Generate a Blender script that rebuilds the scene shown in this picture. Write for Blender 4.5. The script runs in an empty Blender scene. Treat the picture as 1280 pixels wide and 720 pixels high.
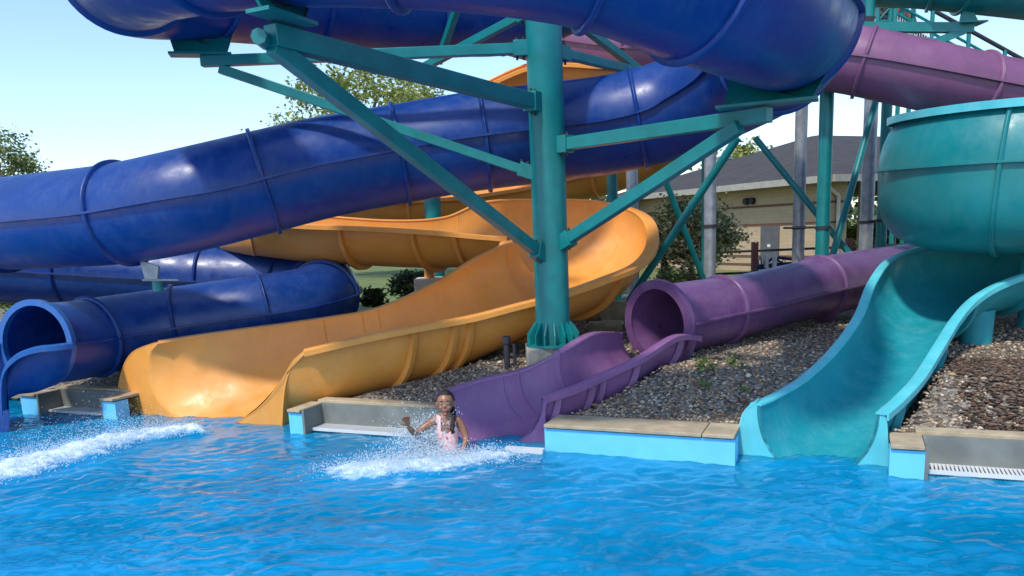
import bpy, bmesh, math, random
import numpy as np
from math import *
from mathutils import Vector, Matrix, noise
random.seed(7); np.random.seed(7)
C = bpy.context.scene.collection
V = Vector
# ------------------------------------------------------------------ camera model
F = 1000.0; H = 2.1
UPL = V((-220, 5263, 1000)).normalized()
YL = V((0, 0, -1)); YL = (YL - YL.dot(UPL) * UPL).normalized()
XL = YL.cross(UPL)
def ray(px, py):
    l = V(((px - 640) / F, (480 - py) / F, -1))
    return V((XL.dot(l), YL.dot(l), UPL.dot(l)))
def P(px, py, D):
    r = ray(px, py); k = D / r.y
    return V((r.x * k, D, H + r.z * k))
def PZ(px, py, z=0.0):
    r = ray(px, py); k = (z - H) / r.z
    return V((r.x * k, r.y * k, z))
cd = bpy.data.cameras.new('camera'); cam = bpy.data.objects.new('camera', cd); C.objects.link(cam)
cd.sensor_width = 36; cd.lens = F / 1280 * 36; cd.shift_y = 120 / 1280; cd.clip_end = 3000; cd.clip_start = .05
cam.matrix_world = Matrix.Translation((0, 0, H)) @ Matrix((XL, YL, UPL)).to_4x4()
bpy.context.scene.camera = cam

# ------------------------------------------------------------------ helpers
def tag(o, label=None, cat=None, group=None, kind=None):
    if label: o['label'] = label
    if cat: o['category'] = cat
    if group: o['group'] = group
    if kind: o['kind'] = kind
    return o
def empty(name, loc, label, cat, group=None):
    o = bpy.data.objects.new(name, None); C.objects.link(o); o.location = loc
    o.empty_display_size = .1
    bpy.context.view_layer.update()
    return tag(o, label, cat, group)
def obj(name, verts, faces, mat, parent=None, smooth=True, sharp=None):
    me = bpy.data.meshes.new(name)
    me.from_pydata([tuple(v) for v in verts], [], [tuple(f) for f in faces]); me.update()
    return link(name, me, mat, parent, smooth, sharp)
def link(name, me, mat, parent=None, smooth=True, sharp=None):
    if mat: me.materials.append(mat)
    if smooth:
        me.polygons.foreach_set('use_smooth', [True] * len(me.polygons))
        if sharp:
            me.set_sharp_from_angle(angle=radians(sharp))
    o = bpy.data.objects.new(name, me); C.objects.link(o)
    if parent:
        o.parent = parent
        w = parent.location.copy(); p = parent.parent
        while p: w += p.location; p = p.parent
        o.location = -w           # all vertices are in world space, parents are never rotated
    return o
class MB:
    def __init__(s): s.v = []; s.f = []
    def add(s, vs, fs):
        n = len(s.v); s.v += [V(x) for x in vs]; s.f += [tuple(i + n for i in f) for f in fs]; return s
    def box(s, c, d, ax=None):
        ax = ax or (V((1, 0, 0)), V((0, 1, 0)), V((0, 0, 1))); c = V(c)
        vs = [c + ax[0] * (i * d[0] / 2) + ax[1] * (j * d[1] / 2) + ax[2] * (k * d[2] / 2) for i in (-1, 1) for j in (-1, 1) for k in (-1, 1)]
        return s.add(vs, [(0, 1, 3, 2), (4, 6, 7, 5), (0, 4, 5, 1), (2, 3, 7, 6), (0, 2, 6, 4), (1, 5, 7, 3)])
    def bar(s, a, b, w, h):            # rectangular bar, h along the vertical-ish axis
        a, b = V(a), V(b); t = (b - a).normalized()
        x = t.cross(V((0, 0, 1)));
        if x.length < .01: x = V((1, 0, 0))
        x.normalize(); z = x.cross(t).normalized()
        return s.box((a + b) / 2, ((b - a).length, w, h), (t, x, z))
    def cyl(s, a, b, r0, r1=None, n=24, cap=True):
        r1 = r0 if r1 is None else r1
        a, b = V(a), V(b); t = (b - a).normalized()
        x = t.cross(V((0, 0, 1)));
        if x.length < .01: x = V((1, 0, 0))
        x.normalize(); y = t.cross(x)
        vs = [a + (x * cos(2 * pi * i / n) + y * sin(2 * pi * i / n)) * r0 for i in range(n)] + [b + (x * cos(2 * pi * i / n) + y * sin(2 * pi * i / n)) * r1 for i in range(n)]
        fs = [(i, (i + 1) % n, n + (i + 1) % n, n + i) for i in range(n)]
        if cap: fs += [tuple(range(n))[::-1], tuple(range(n, 2 * n))]
        return s.add(vs, fs)
    def prism(s, pts, off):            # polygon extruded by off
        n = len(pts); pts = [V(p) for p in pts]; off = V(off)
        return s.add(pts + [p + off for p in pts], [tuple(range(n)), tuple(range(n, 2 * n))[::-1]] + [(i, n + i, n + (i + 1) % n, (i + 1) % n) for i in range(n)])
    def build(s, name, mat, parent=None, smooth=True, sharp=35, bevel=0):
        o = obj(name, s.v, s.f, mat, parent, smooth, sharp)
        bm = bmesh.new(); bm.from_mesh(o.data); bmesh.ops.recalc_face_normals(bm, faces=bm.faces); bm.to_mesh(o.data); bm.free()
        if bevel:
            m = o.modifiers.new('bevel', 'BEVEL'); m.width = bevel; m.segments = 2; m.limit_method = 'ANGLE'
            m.harden_normals = False
        return o

# ------------------------------------------------------------------ materials
def newmat(name):
    m = bpy.data.materials.new(name); m.use_nodes = True; nt = m.node_tree
    return m, nt, nt.nodes['Principled BSDF']
def N(nt, typ, **kw):
    n = nt.nodes.new(typ)
    for k, v in kw.items():
        if k in n.inputs: n.inputs[k].default_value = v
        else: setattr(n, k, v)
    return n
def lnk(nt, a, b): nt.links.new(a, b)
def ramp(nt, fac, stops):
    r = nt.nodes.new('ShaderNodeValToRGB'); e = r.color_ramp.elements
    while len(e) > 1: e.remove(e[-1])
    e[0].position = stops[0][0]; e[0].color = (*stops[0][1], 1)
    for p, c in stops[1:]:
        x = e.new(p); x.color = (*c, 1)
    lnk(nt, fac, r.inputs[0]); return r
def basic(name, col, rough=.5, var=.15, scale=6, bump=0, bscale=40, metal=0, coat=0, spec=.5, detail=4, col2=None):
    m, nt, b = newmat(name)
    tc = N(nt, 'ShaderNodeTexCoord'); no = N(nt, 'ShaderNodeTexNoise', Scale=scale, Detail=detail)
    lnk(nt, tc.outputs['Object'], no.inputs['Vector'])
    c2 = col2 or tuple(c * (1 - var) for c in col); c1 = tuple(min(1, c * (1 + var)) for c in col) if not col2 else col
    r = ramp(nt, no.outputs['Fac'], [(.3, c2), (.7, c1)])
    lnk(nt, r.outputs[0], b.inputs['Base Color'])
    b.inputs['Roughness'].default_value = rough; b.inputs['Metallic'].default_value = metal
    b.inputs['Coat Weight'].default_value = coat; b.inputs['Coat Roughness'].default_value = .1
    b.inputs['Specular IOR Level'].default_value = spec
    if bump:
        n2 = N(nt, 'ShaderNodeTexNoise', Scale=bscale, Detail=6); lnk(nt, tc.outputs['Object'], n2.inputs['Vector'])
        bu = N(nt, 'ShaderNodeBump', Strength=bump, Distance=.02); lnk(nt, n2.outputs['Fac'], bu.inputs['Height']); lnk(nt, bu.outputs[0], b.inputs['Normal'])
    return m
def gel(name, col, rough=.28, fade=(.5, .5, .5), fa=.06):
    """glass-fibre gel coat: slight orange-peel waviness, chalky scuffs and water streaks"""
    m, nt, b = newmat(name)
    tc = N(nt, 'ShaderNodeTexCoord')
    n1 = N(nt, 'ShaderNodeTexNoise', Scale=1.3, Detail=6, Roughness=.6); lnk(nt, tc.outputs['Object'], n1.inputs['Vector'])
    n2 = N(nt, 'ShaderNodeTexNoise', Scale=5, Detail=6, Roughness=.6); lnk(nt, tc.outputs['Object'], n2.inputs['Vector'])
    mp = N(nt, 'ShaderNodeMapping'); mp.inputs['Scale'].default_value = (14, 14, 1.2); lnk(nt, tc.outputs['Object'], mp.inputs['Vector'])
    n3 = N(nt, 'ShaderNodeTexNoise', Scale=1.5, Detail=5, Roughness=.65); lnk(nt, mp.outputs[0], n3.inputs['Vector'])
    r1 = ramp(nt, n1.outputs['Fac'], [(.3, tuple(c * .88 for c in col)), (.7, tuple(min(1, c * 1.15) for c in col))])
    ff = N(nt, 'ShaderNodeMath', operation='MULTIPLY'); lnk(nt, n2.outputs['Fac'], ff.inputs[0]); lnk(nt, n3.outputs['Fac'], ff.inputs[1])
    rr = N(nt, 'ShaderNodeMapRange'); rr.inputs[1].default_value = .2; rr.inputs[2].default_value = .5; rr.inputs[3].default_value = 0; rr.inputs[4].default_value = fa * 1.6
    lnk(nt, ff.outputs[0], rr.inputs[0])
    mx = N(nt, 'ShaderNodeMixRGB'); lnk(nt, rr.outputs[0], mx.inputs[0]); lnk(nt, r1.outputs[0], mx.inputs[1]); mx.inputs[2].default_value = (*fade, 1)
    lnk(nt, mx.outputs[0], b.inputs['Base Color'])
    r2 = N(nt, 'ShaderNodeMapRange'); r2.inputs[1].default_value = .3; r2.inputs[2].default_value = .7; r2.inputs[3].default_value = rough * .7; r2.inputs[4].default_value = rough * 1.5
    lnk(nt, n2.outputs['Fac'], r2.inputs[0]); lnk(nt, r2.outputs[0], b.inputs['Roughness'])
    n4 = N(nt, 'ShaderNodeTexNoise', Scale=3.5, Detail=3); lnk(nt, tc.outputs['Object'], n4.inputs['Vector'])
    bu = N(nt, 'ShaderNodeBump', Strength=.15, Distance=.02); lnk(nt, n4.outputs['Fac'], bu.inputs['Height']); lnk(nt, bu.outputs[0], b.inputs['Normal'])
    return m
M = {}
M['blue'] = gel('blue_gelcoat', (.0015, .034, .20), .36, (.12, .3, .5), .07)
M['blue_rim'] = gel('light_blue_gelcoat', (.01, .10, .34), .35)
M['orange'] = gel('orange_gelcoat', (.80, .32, .055), .42, (.8, .5, .25), .16)
M['purple'] = gel('purple_gelcoat', (.14, .058, .165), .36, (.45, .35, .5), .1)
M['mauve'] = gel('mauve_gelcoat', (.20, .078, .165), .4, (.5, .3, .45), .06)
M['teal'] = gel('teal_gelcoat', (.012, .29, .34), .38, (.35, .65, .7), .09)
M['teal_bowl'] = gel('shaded_teal_gelcoat', (.004, .20, .215), .38, (.3, .5, .5), .05)  # teal darkened so the bowl's shade sits in its base colour
M['purple_chute'] = gel('faded_plum_gelcoat', (.25, .11, .26), .36, (.5, .4, .5), .1)
M['teal_lip'] = gel('pale_teal_gelcoat', (.09, .54, .60), .35, (.5, .75, .8), .12)
M['steel'] = basic('teal_painted_steel', (.004, .19, .19), .38, .15, 5, .1, 60)
M['steel_in'] = basic('dark_bolt_steel', (.03, .05, .05), .5)
M['galv'] = basic('galvanised_steel', (.33, .35, .38), .45, .2, 9, .1, 30, metal=.4)
M['conc'] = basic('footing_concrete', (.34, .31, .26), .9, .25, 7, .5, 60)
M['coping'] = basic('pool_coping_concrete', (.43, .34, .22), .85, .25, 5, .4, 80)
M['wallblue'] = basic('pale_blue_pool_paint', (.16, .60, .90), .4, .06, 4, .08, 30)
M['gutter'] = basic('grey_gutter_panel', (.20, .21, .19), .45, .25, 3, .1, 40)
M['white'] = basic('white_plastic', (.66, .66, .64), .5, .05)
M['skin'] = basic('skin_brown', (.30, .13, .07), .38, .12, 20, spec=.6)
M['hair'] = basic('black_hair', (.012, .008, .007), .35, .3, 60, .6, 120)
M['pink'] = basic('pink_swim_top', (.85, .42, .42), .6, .1, 40, col2=(.95, .72, .68))
M['dark'] = basic('dark_cloth', (.03, .03, .04), .8)
M['grass'] = None

# ------------------------------------------------------------------ curves
def crsample(pts, per=10):
    """Catmull-Rom over tuples of vectors/floats. returns list of (t, values)"""
    n = len(pts); out = []
    for i in range(n - 1):
        p0 = pts[max(i - 1, 0)]; p1 = pts[i]; p2 = pts[i + 1]; p3 = pts[min(i + 2, n - 1)]
        for k in range(per):
            u = k / per
            out.append((i + u, _cr(p0, p1, p2, p3, u)))
    out.append((n - 1.0, pts[-1]))
    return out
def _cr(p0, p1, p2, p3, u):
    r = []
    for a, b, c, d in zip(p0, p1, p2, p3):
        r.append(0.5 * ((2 * b) + (c - a) * u + (2 * a - 5 * b + 4 * c - d) * u * u + (3 * b - a - 3 * c + d) * u ** 3))
    return r
def frames(ctr):
    fr = []
    for i in range(len(ctr)):
        t = (ctr[min(i + 1, len(ctr) - 1)] - ctr[max(i - 1, 0)]).normalized()
        s = t.cross(V((0, 0, 1))).normalized(); u = s.cross(t).normalized()
        fr.append((t, s, u))
    return fr

def tube(parent, ctrl, rings, mat, per=12, n=48, openstart=False, a0=0, a1=2 * pi, seam=True, wall=.03, ringmat=None, seamang=0, sq=1.0):
    """closed flume built of moulded sections: ctrl = (Vector, radius); rings = t values of the bolted flanges.
       a0..a1 = kept arc of the profile (angle from the right-hand side, counter-clockwise)."""
    S = crsample([(c[0].x, c[0].y, c[0].z, c[1]) for c in ctrl], per)
    T = [s[0] for s in S]; ctr = [V(s[1][:3]) for s in S]; rad = [s[1][3] for s in S]; fr = frames(ctr)
    full = (a1 - a0) > 2 * pi - 1e-3
    angs = [a0 + (a1 - a0) * i / n for i in range(n if full else n + 1)]
    def pt(i, a, r):
        t, s, u = fr[i]; ca, sa = cos(a), sin(a)
        if sa < 0: ca = copysign(abs(ca) ** sq, ca); sa = -abs(sa) ** sq
        return ctr[i] + (s * ca + u * sa) * r
    cuts = [0] + [min(range(len(T)), key=lambda i: abs(T[i] - r)) for r in rings] + [len(T) - 1]
    cuts = sorted(set(cuts))
    for c0, c1 in zip(cuts[:-1], cuts[1:]):
        idx = list(range(c0, c1 + 1)); m = len(angs); vs = []; fs = []
        for k in idx:
            vs += [pt(k, a, rad[k]) for a in angs]
        off = len(vs)
        for k in idx:
            vs += [pt(k, a, rad[k] - wall) for a in angs]
        L = len(idx)
        for q in range(L - 1):
            for j in range(m if full else m - 1):
                j2 = (j + 1) % m
                fs.append((q * m + j, q * m + j2, (q + 1) * m + j2, (q + 1) * m + j))
                fs.append((off + q * m + j, off + (q + 1) * m + j, off + (q + 1) * m + j2, off + q * m + j2))
            if not full:
                for j in (0, m - 1): fs.append((q * m + j, (q + 1) * m + j, off + (q + 1) * m + j, off + q * m + j))
        for q in ((0,) if c0 == 0 else ()) + ((L - 1,) if c1 == len(T) - 1 else ()):
            for j in range(m if full else m - 1):
                j2 = (j + 1) % m; fs.append((q * m + j, q * m + j2, off + q * m + j2, off + q * m + j))
        sec = obj('flume_section', vs, fs, mat, parent, True, 50)
        if seam:
            for a in (seamang, pi - seamang):
                if not full and not (a0 < a % (2 * pi) < a1): continue
                vs = []; fs = []
                for k in idx:
                    t, s, u = fr[k]; d = (s * cos(a) + u * sin(a)); e = (-s * sin(a) + u * cos(a))
                    for dr, de in ((-.01, -.012), (.05, -.012), (.05, .012), (-.01, .012)): vs.append(ctr[k] + d * (rad[k] + dr) + e * de)
                for q in range(L - 1):
                    for j in range(4): fs.append((q * 4 + j, q * 4 + (j + 1) % 4, (q + 1) * 4 + (j + 1) % 4, (q + 1) * 4 + j))
                fs += [(0, 1, 2, 3), tuple((L - 1) * 4 + j for j in range(4))]
                obj('seam_lip', vs, fs, mat, sec, False)
    for r in rings:
        i = min(range(len(T)), key=lambda i: abs(T[i] - r)); t, s, u = fr[i]
        prof = [(-.026, -.005), (-.022, .034), (-.010, .042), (-.003, .036), (.003, .036), (.010, .042), (.022, .034), (.026, -.005)]
        vs = []; fs = []; m = len(angs); q = len(prof)
        for a in angs:
            for dt, dr in prof: vs.append(pt(i, a, rad[i] + dr) + t * dt)
        for j in range(m if full else m - 1):
            j2 = (j + 1) % m
            for k in range(q - 1): fs.append((j * q + k, j * q + k + 1, j2 * q + k + 1, j2 * q + k))
        obj('joint_flange', vs, fs, ringmat or mat, parent, True, 60)
    return ctr, fr, rad, T

def trough(parent, st, ribs, mat, per=14, n=32, lipw=.11, lipd=.05, sq=.85, wall=.025, lipmat=None, shear=None):
    """open flume: st = (left_rim, right_rim, depth) per station; returns the sampler"""
    S = crsample([(*a, *b, d) for a, b, d in st], per)
    T = [s[0] for s in S]; Lr = [V(s[1][:3]) for s in S]; Rr = [V(s[1][3:6]) for s in S]; D = [s[1][6] for s in S]
    def sec(i, off=0.0):
        c = (Lr[i] + Rr[i]) / 2; h = (Rr[i] - Lr[i]) / 2; w = h.length; hd = h / w
        dn = (V((0, 0, -1)) + hd * hd.z).normalized(); out = []
        for k in range(n + 1):
            a = pi * k / n; ca = cos(a); sa = sin(a)
            x = -copysign(abs(ca) ** sq, ca); y = sa ** sq
            nrm = (hd * (x * D[i]) + dn * (y * w))
            nrm = nrm.normalized() if nrm.length > 1e-6 else dn
            out.append(c + hd * (x * w) + dn * (y * D[i]) + nrm * off + (shear * (y ** .55 * max(0, 1 - T[i]) ** 1.3) if shear else V((0, 0, 0))))
        return out, hd, dn
    cuts = sorted(set([0] + [min(range(len(T)), key=lambda i: abs(T[i] - r)) for r in ribs] + [len(T) - 1]))
    m = n + 1
    for c0, c1 in zip(cuts[:-1], cuts[1:]):
        vs = []; fs = []; idx = list(range(c0, c1 + 1)); Ln = len(idx)
        for k in idx: vs += sec(k)[0]
        for k in range(len(idx) - 1):
            A, B_ = vs[k * m:(k + 1) * m], vs[(k + 1) * m:(k + 2) * m]; q = max(1, int((A[m // 2] - B_[m // 2]).length / .09) + 1)
            for e_ in range(q):
                for pa_, pb_ in zip(A, B_):
                    p_ = pa_.lerp(pb_, e_ / q)
                    if p_.z < .9: carve_pt(p_, p_.z - .06)
        off = len(vs)
        for k in idx: vs += sec(k, wall)[0]
        for q in range(Ln - 1):
            for j in range(n):
                fs.append((q * m + j, (q + 1) * m + j, (q + 1) * m + j + 1, q * m + j + 1))
                fs.append((off + q * m + j, off + q * m + j + 1, off + (q + 1) * m + j + 1, off + (q + 1) * m + j))
        for q in ((0,) if c0 == 0 else ()) + ((Ln - 1,) if c1 == len(T) - 1 else ()):
            for j in range(n): fs.append((q * m + j, q * m + j + 1, off + q * m + j + 1, off + q * m + j))
        s_ = obj('channel_section', vs, fs, mat, parent, True, 60)
        for side in (-1, 1):
            vs = []; fs = []
            for k in idx:
                pts, hd, dn = sec(k); e = pts[0] if side < 0 else pts[-1]; rl_ = Lr if side < 0 else Rr
                tg = rl_[min(k + 1, len(rl_) - 1)] - rl_[max(k - 1, 0)]; o = tg.cross(V((0, 0, 1))).normalized(); dn = V((0, 0, -1))
                if o.dot(hd * side) < 0: o = -o
                prof = [(-.012, -.006), (-.008, .012), (.012, .02), (lipw - .015, .02), (lipw, .008), (lipw, -lipd), (lipw - .018, -lipd), (lipw - .018, -.004), (.02, -.006)]
                for a, z in prof: vs.append(e + o * a - dn * z)
            q = 9
            for a in range(Ln - 1):
                for j in range(q): fs.append((a * q + j, a * q + (j + 1) % q, (a + 1) * q + (j + 1) % q, (a + 1) * q + j))
            fs += [tuple(range(q)), tuple((Ln - 1) * q + j for j in range(q))]
            obj('rim', vs, fs, lipmat or mat, s_, True, 40)
    for r in ribs:
        i = min(range(len(T)), key=lambda i: abs(T[i] - r)); a, hd, dn = sec(i, max(wall - .004, .002)); b, _, _ = sec(i, .085)
        t = hd.cross(dn).normalized(); vs = []; fs = []
        for k in range(m):
            vs += [a[k] - t * .03, b[k] - t * .03, b[k] + t * .03, a[k] + t * .03]
        for k in range(m - 1):
            for j in range(4): fs.append((k * 4 + j, k * 4 + (j + 1) % 4, (k + 1) * 4 + (j + 1) % 4, (k + 1) * 4 + j))
        fs += [(0, 1, 2, 3), tuple((m - 1) * 4 + j for j in range(4))]
        obj('rib', vs, fs, mat, parent, True, 40)
    return sec, T

# pool edge frame: E0 a point on it, ED along it (to the right), EN inland
E0 = V((-6.49, 10.41, 0)); ED = V((.9184, -.3957, 0)); EN = V((.3957, .9184, 0))
def ES(u, s, z=0): return E0 + ED * u + EN * s + V((0, 0, z))
def us(p): d = V((p[0], p[1], 0)) - E0; return d.dot(ED), d.dot(EN)
def edge_u(px, py): return us(PZ(px, py))[0]
CU0, CS0, CR_ = -10.0, -2.0, .05
CARVE = np.full((int(34 / CR_), int(20 / CR_)), 9.0)
def carve_pt(p, z):
    u, s = us(p); i = int((u - CU0) / CR_); j = int((s - CS0) / CR_)
    if 1 <= i < CARVE.shape[0] - 1 and 1 <= j < CARVE.shape[1] - 1:
        blk = CARVE[i - 1:i + 2, j - 1:j + 2]; np.minimum(blk, z, out=blk)
def carved(u, s):
    i = int((u - CU0) / CR_); j = int((s - CS0) / CR_)
    if 0 <= i < CARVE.shape[0] and 0 <= j < CARVE.shape[1]: return CARVE[i, j]
    return 9.0
def gz(u, s):
    """ground height above water, inland distance s"""
    k = max(0, min(1, (s - .4) / 1.3)); base = .27 + .30 * k * k * (3 - 2 * k)
    base += .06 * max(0, min(1, (s - 2) / 6))
    if s > .5: base += .05 * noise.noise(V((u * .6, s * .6, 0))) * min(1, (s - .5))
    return min(base, carved(u, s))
def gzp(p): return gz(*us(p))
def plane_pt(px, py, a, b):
    """pixel -> vertical plane through ground points a,b"""
    r = ray(px, py); d = (b - a); nn = V((d.y, -d.x, 0)); k = (a - V((0, 0, H))).dot(nn) / r.dot(nn)
    return V((0, 0, H)) + r * k

# ================================================================== GROUND
def grass_gravel():
    m, nt, b = newmat('ground_gravel_and_lawn')
    tc = N(nt, 'ShaderNodeTexCoord')
    v = N(nt, 'ShaderNodeTexVoronoi', Scale=26, Randomness=1.0); lnk(nt, tc.outputs['Object'], v.inputs['Vector'])
    bw = N(nt, 'ShaderNodeRGBToBW'); lnk(nt, v.outputs['Color'], bw.inputs[0])
    stone = ramp(nt, bw.outputs[0], [(.1, (.04, .035, .03)), (.35, (.12, .10, .08)), (.6, (.22, .19, .15)), (.95, (.36, .33, .29))])
    n = N(nt, 'ShaderNodeTexNoise', Scale=.9, Detail=5); lnk(nt, tc.outputs['Object'], n.inputs['Vector'])
    g1 = N(nt, 'ShaderNodeTexNoise', Scale=2.5, Detail=10, Roughness=.75); lnk(nt, tc.outputs['Object'], g1.inputs['Vector'])
    gr = ramp(nt, g1.outputs['Fac'], [(.3, (.06, .09, .02)), (.5, (.15, .19, .05)), (.75, (.26, .27, .10))])
    mu = ramp(nt, bw.outputs[0], [(.1, (.02, .012, .008)), (.6, (.09, .05, .03)), (.95, (.22, .13, .08))])
    at = N(nt, 'ShaderNodeAttribute', attribute_name='zone')
    sp = N(nt, 'ShaderNodeSeparateColor'); lnk(nt, at.outputs['Color'], sp.inputs[0])
    m1 = N(nt, 'ShaderNodeMixRGB'); lnk(nt, sp.outputs[0], m1.inputs[0]); lnk(nt, stone.outputs[0], m1.inputs[1]); lnk(nt, gr.outputs[0], m1.inputs[2])
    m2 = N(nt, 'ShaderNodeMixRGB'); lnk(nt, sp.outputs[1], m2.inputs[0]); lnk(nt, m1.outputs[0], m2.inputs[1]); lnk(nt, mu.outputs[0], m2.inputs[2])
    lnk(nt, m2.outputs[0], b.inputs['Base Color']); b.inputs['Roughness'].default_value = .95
    bu = N(nt, 'ShaderNodeBump', Strength=.8, Distance=.03, invert=True); lnk(nt, v.outputs['Distance'], bu.inputs['Height']); lnk(nt, bu.outputs[0], b.inputs['Normal'])
    return m
def build_ground():
    us_ = list(np.arange(-6, 16, .1)) + list(np.arange(16, 22, .25)); us_ = [-900, -400, -150, -60, -30, -18, -12, -9] + us_ + [23, 26, 30, 40, 60, 150, 400, 900]
    ss = [.42, .5, .6] + list(np.arange(.7, 4.5, .1)) + list(np.arange(4.6, 14, .25)) + [15, 17, 20, 24, 30, 40, 60, 100, 200, 500, 1200]
    vs = []; zc = []
    for s in ss:
        for u in us_:
            vs.append(ES(u, s, gz(u, s) if s < 20 and -10 < u < 23 else .63))
            p = ES(u, s)
            edge = 7.2 + 1.0 * noise.noise(V((u * .5, 3, 0)))
            g = max(0, min(1, (s - edge) / .5))
            if p.x > 4.8: g = max(0, min(1, (s - 13) / 1))
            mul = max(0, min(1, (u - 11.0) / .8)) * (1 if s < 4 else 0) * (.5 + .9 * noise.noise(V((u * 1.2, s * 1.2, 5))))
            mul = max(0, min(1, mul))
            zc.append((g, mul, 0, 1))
    nu = len(us_); fs = [(j * nu + i, j * nu + i + 1, (j + 1) * nu + i + 1, (j + 1) * nu + i) for j in range(len(ss) - 1) for i in range(nu - 1)]
    o = obj('ground', vs, fs, grass_gravel(), None, True); tag(o, kind='structure')
    ca = o.data.color_attributes.new('zone', 'FLOAT_COLOR', 'POINT')
    ca.data.foreach_set('color', [c for z in zc for c in z])
def fastmesh(name, v, f):
    me = bpy.data.meshes.new(name); me.vertices.add(len(v)); me.vertices.foreach_set('co', np.ascontiguousarray(v, dtype=np.float32).ravel())
    me.loops.add(f.size); me.loops.foreach_set('vertex_index', np.ascontiguousarray(f, dtype=np.int32).ravel())
    me.polygons.add(len(f)); me.polygons.foreach_set('loop_start', (np.arange(len(f)) * f.shape[1]).astype(np.int32)); me.update(calc_edges=True)
    return me
def ico(sub=1):
    bm = bmesh.new(); bmesh.ops.create_icosphere(bm, subdivisions=sub, radius=1)
    v = np.array([x.co[:] for x in bm.verts]); bm.verts.index_update(); f = np.array([[q.index for q in x.verts] for x in bm.faces]); bm.free(); return v, f
def scatter_mesh(name, pos, scl, mat, kind='stuff', sub=1, jitter=.25, col=None, parent=None):
    """one mesh of many little rounded stones/drops"""
    v, f = ico(sub); n = len(pos); pos = np.array(pos); scl = np.array(scl)
    ang = np.random.rand(n) * 2 * pi; ca, sa = np.cos(ang), np.sin(ang)
    vv = v[None] * (1 + jitter * (np.random.rand(n, len(v), 1) - .5) * 2) * scl[:, None, :]
    x = vv[..., 0] * ca[:, None] - vv[..., 1] * sa[:, None]; y = vv[..., 0] * sa[:, None] + vv[..., 1] * ca[:, None]
    vv = np.stack([x, y, vv[..., 2]], -1) + pos[:, None, :]
    ff = (f[None] + (np.arange(n) * len(v))[:, None, None]).reshape(-1, 3)
    me = fastmesh(name, vv.reshape(-1, 3), ff)
    if col is not None:
        ca_ = me.color_attributes.new('tint', 'FLOAT_COLOR', 'POINT')
        cc = np.repeat(np.concatenate([np.array(col), np.ones((n, 1))], 1), len(v), 0); ca_.data.foreach_set('color', cc.ravel())
    o = link(name, me, mat, parent, sub > 1); 
    if kind: tag(o, kind=kind)
    return o
def tintmat(name, rough=.9):
    m, nt, b = newmat(name); at = N(nt, 'ShaderNodeAttribute', attribute_name='tint'); lnk(nt, at.outputs['Color'], b.inputs['Base Color']); b.inputs['Roughness'].default_value = rough
    return m
# weeds in gravel
def leafmat(name, c1, c2, c3=None):
    m, nt, b = newmat(name)
    at = N(nt, 'ShaderNodeAttribute', attribute_name='leafvar')
    r = ramp(nt, at.outputs['Fac'], [(0, c1), (.5, c2), (.85, c3 or c2)])
    lnk(nt, r.outputs[0], b.inputs['Base Color']); b.inputs['Roughness'].default_value = .55
    tr = N(nt, 'ShaderNodeBsdfTranslucent'); lnk(nt, r.outputs[0], tr.inputs[0]); mx = N(nt, 'ShaderNodeMixShader'); mx.inputs[0].default_value = .3
    out = nt.nodes['Material Output']; lnk(nt, b.outputs[0], mx.inputs[1]); lnk(nt, tr.outputs[0], mx.inputs[2]); lnk(nt, mx.outputs[0], out.inputs[0])
    return m
def leaves(name, centers, size, mat, parent=None, up=.3, aspect=.55, droop=0):
    """mesh of many small leaf-shaped quads, one per centre"""
    n = len(centers); c = np.array(centers)
    a = np.random.randn(n, 3); a[:, 2] *= .6; a /= np.linalg.norm(a, axis=1)[:, None]; a[:, 2] -= droop
    b = np.random.randn(n, 3) + np.array([0, 0, up]); b = np.cross(a, b); b /= np.linalg.norm(b, axis=1)[:, None]
    s = size * np.random.uniform(.6, 1.3, (n, 1))
    v = np.stack([c - a * s * .5, c + b * s * aspect * .5, c + a * s * .5, c - b * s * aspect * .5], 1).reshape(-1, 3)
    f = np.arange(n * 4).reshape(-1, 4)
    me = fastmesh(name, v, f)
    ca = me.attributes.new('leafvar', 'FLOAT', 'POINT')
    ca.data.foreach_set('value', np.repeat(np.random.rand(n), 4))
    return link(name, me, mat, parent, False)
M['leaf'] = leafmat('leaf_mid_green', (.07, .12, .03), (.15, .21, .06), (.30, .33, .12))
M['leaf_yellow'] = leafmat('leaf_yellow_green', (.10, .16, .03), (.24, .29, .06), (.42, .42, .13))
M['leaf_dark'] = leafmat('leaf_dark_green', (.015, .04, .012), (.035, .07, .02), (.06, .10, .03))
M['leaf_cream'] = leafmat('leaf_and_cream_blossom', (.06, .12, .03), (.20, .24, .08), (.85, .72, .46))
M['bark'] = basic('bark', (.13, .09, .06), .9, .3, 8, .8, 30)
def weeds(x0, y0, n, spread, label):
    e = []
    for i in range(n):
        p = PZ(x0 + random.gauss(0, spread), y0 + random.gauss(0, spread * .25), .5)
        for k in range(24): e.append((p.x + random.gauss(0, .03), p.y + random.gauss(0, .03), gzp(p) + random.uniform(.01, .07)))
    o = leaves('weed_patch', e, .05, M['leaf']); tag(o, label, 'weeds', kind='stuff')

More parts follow.
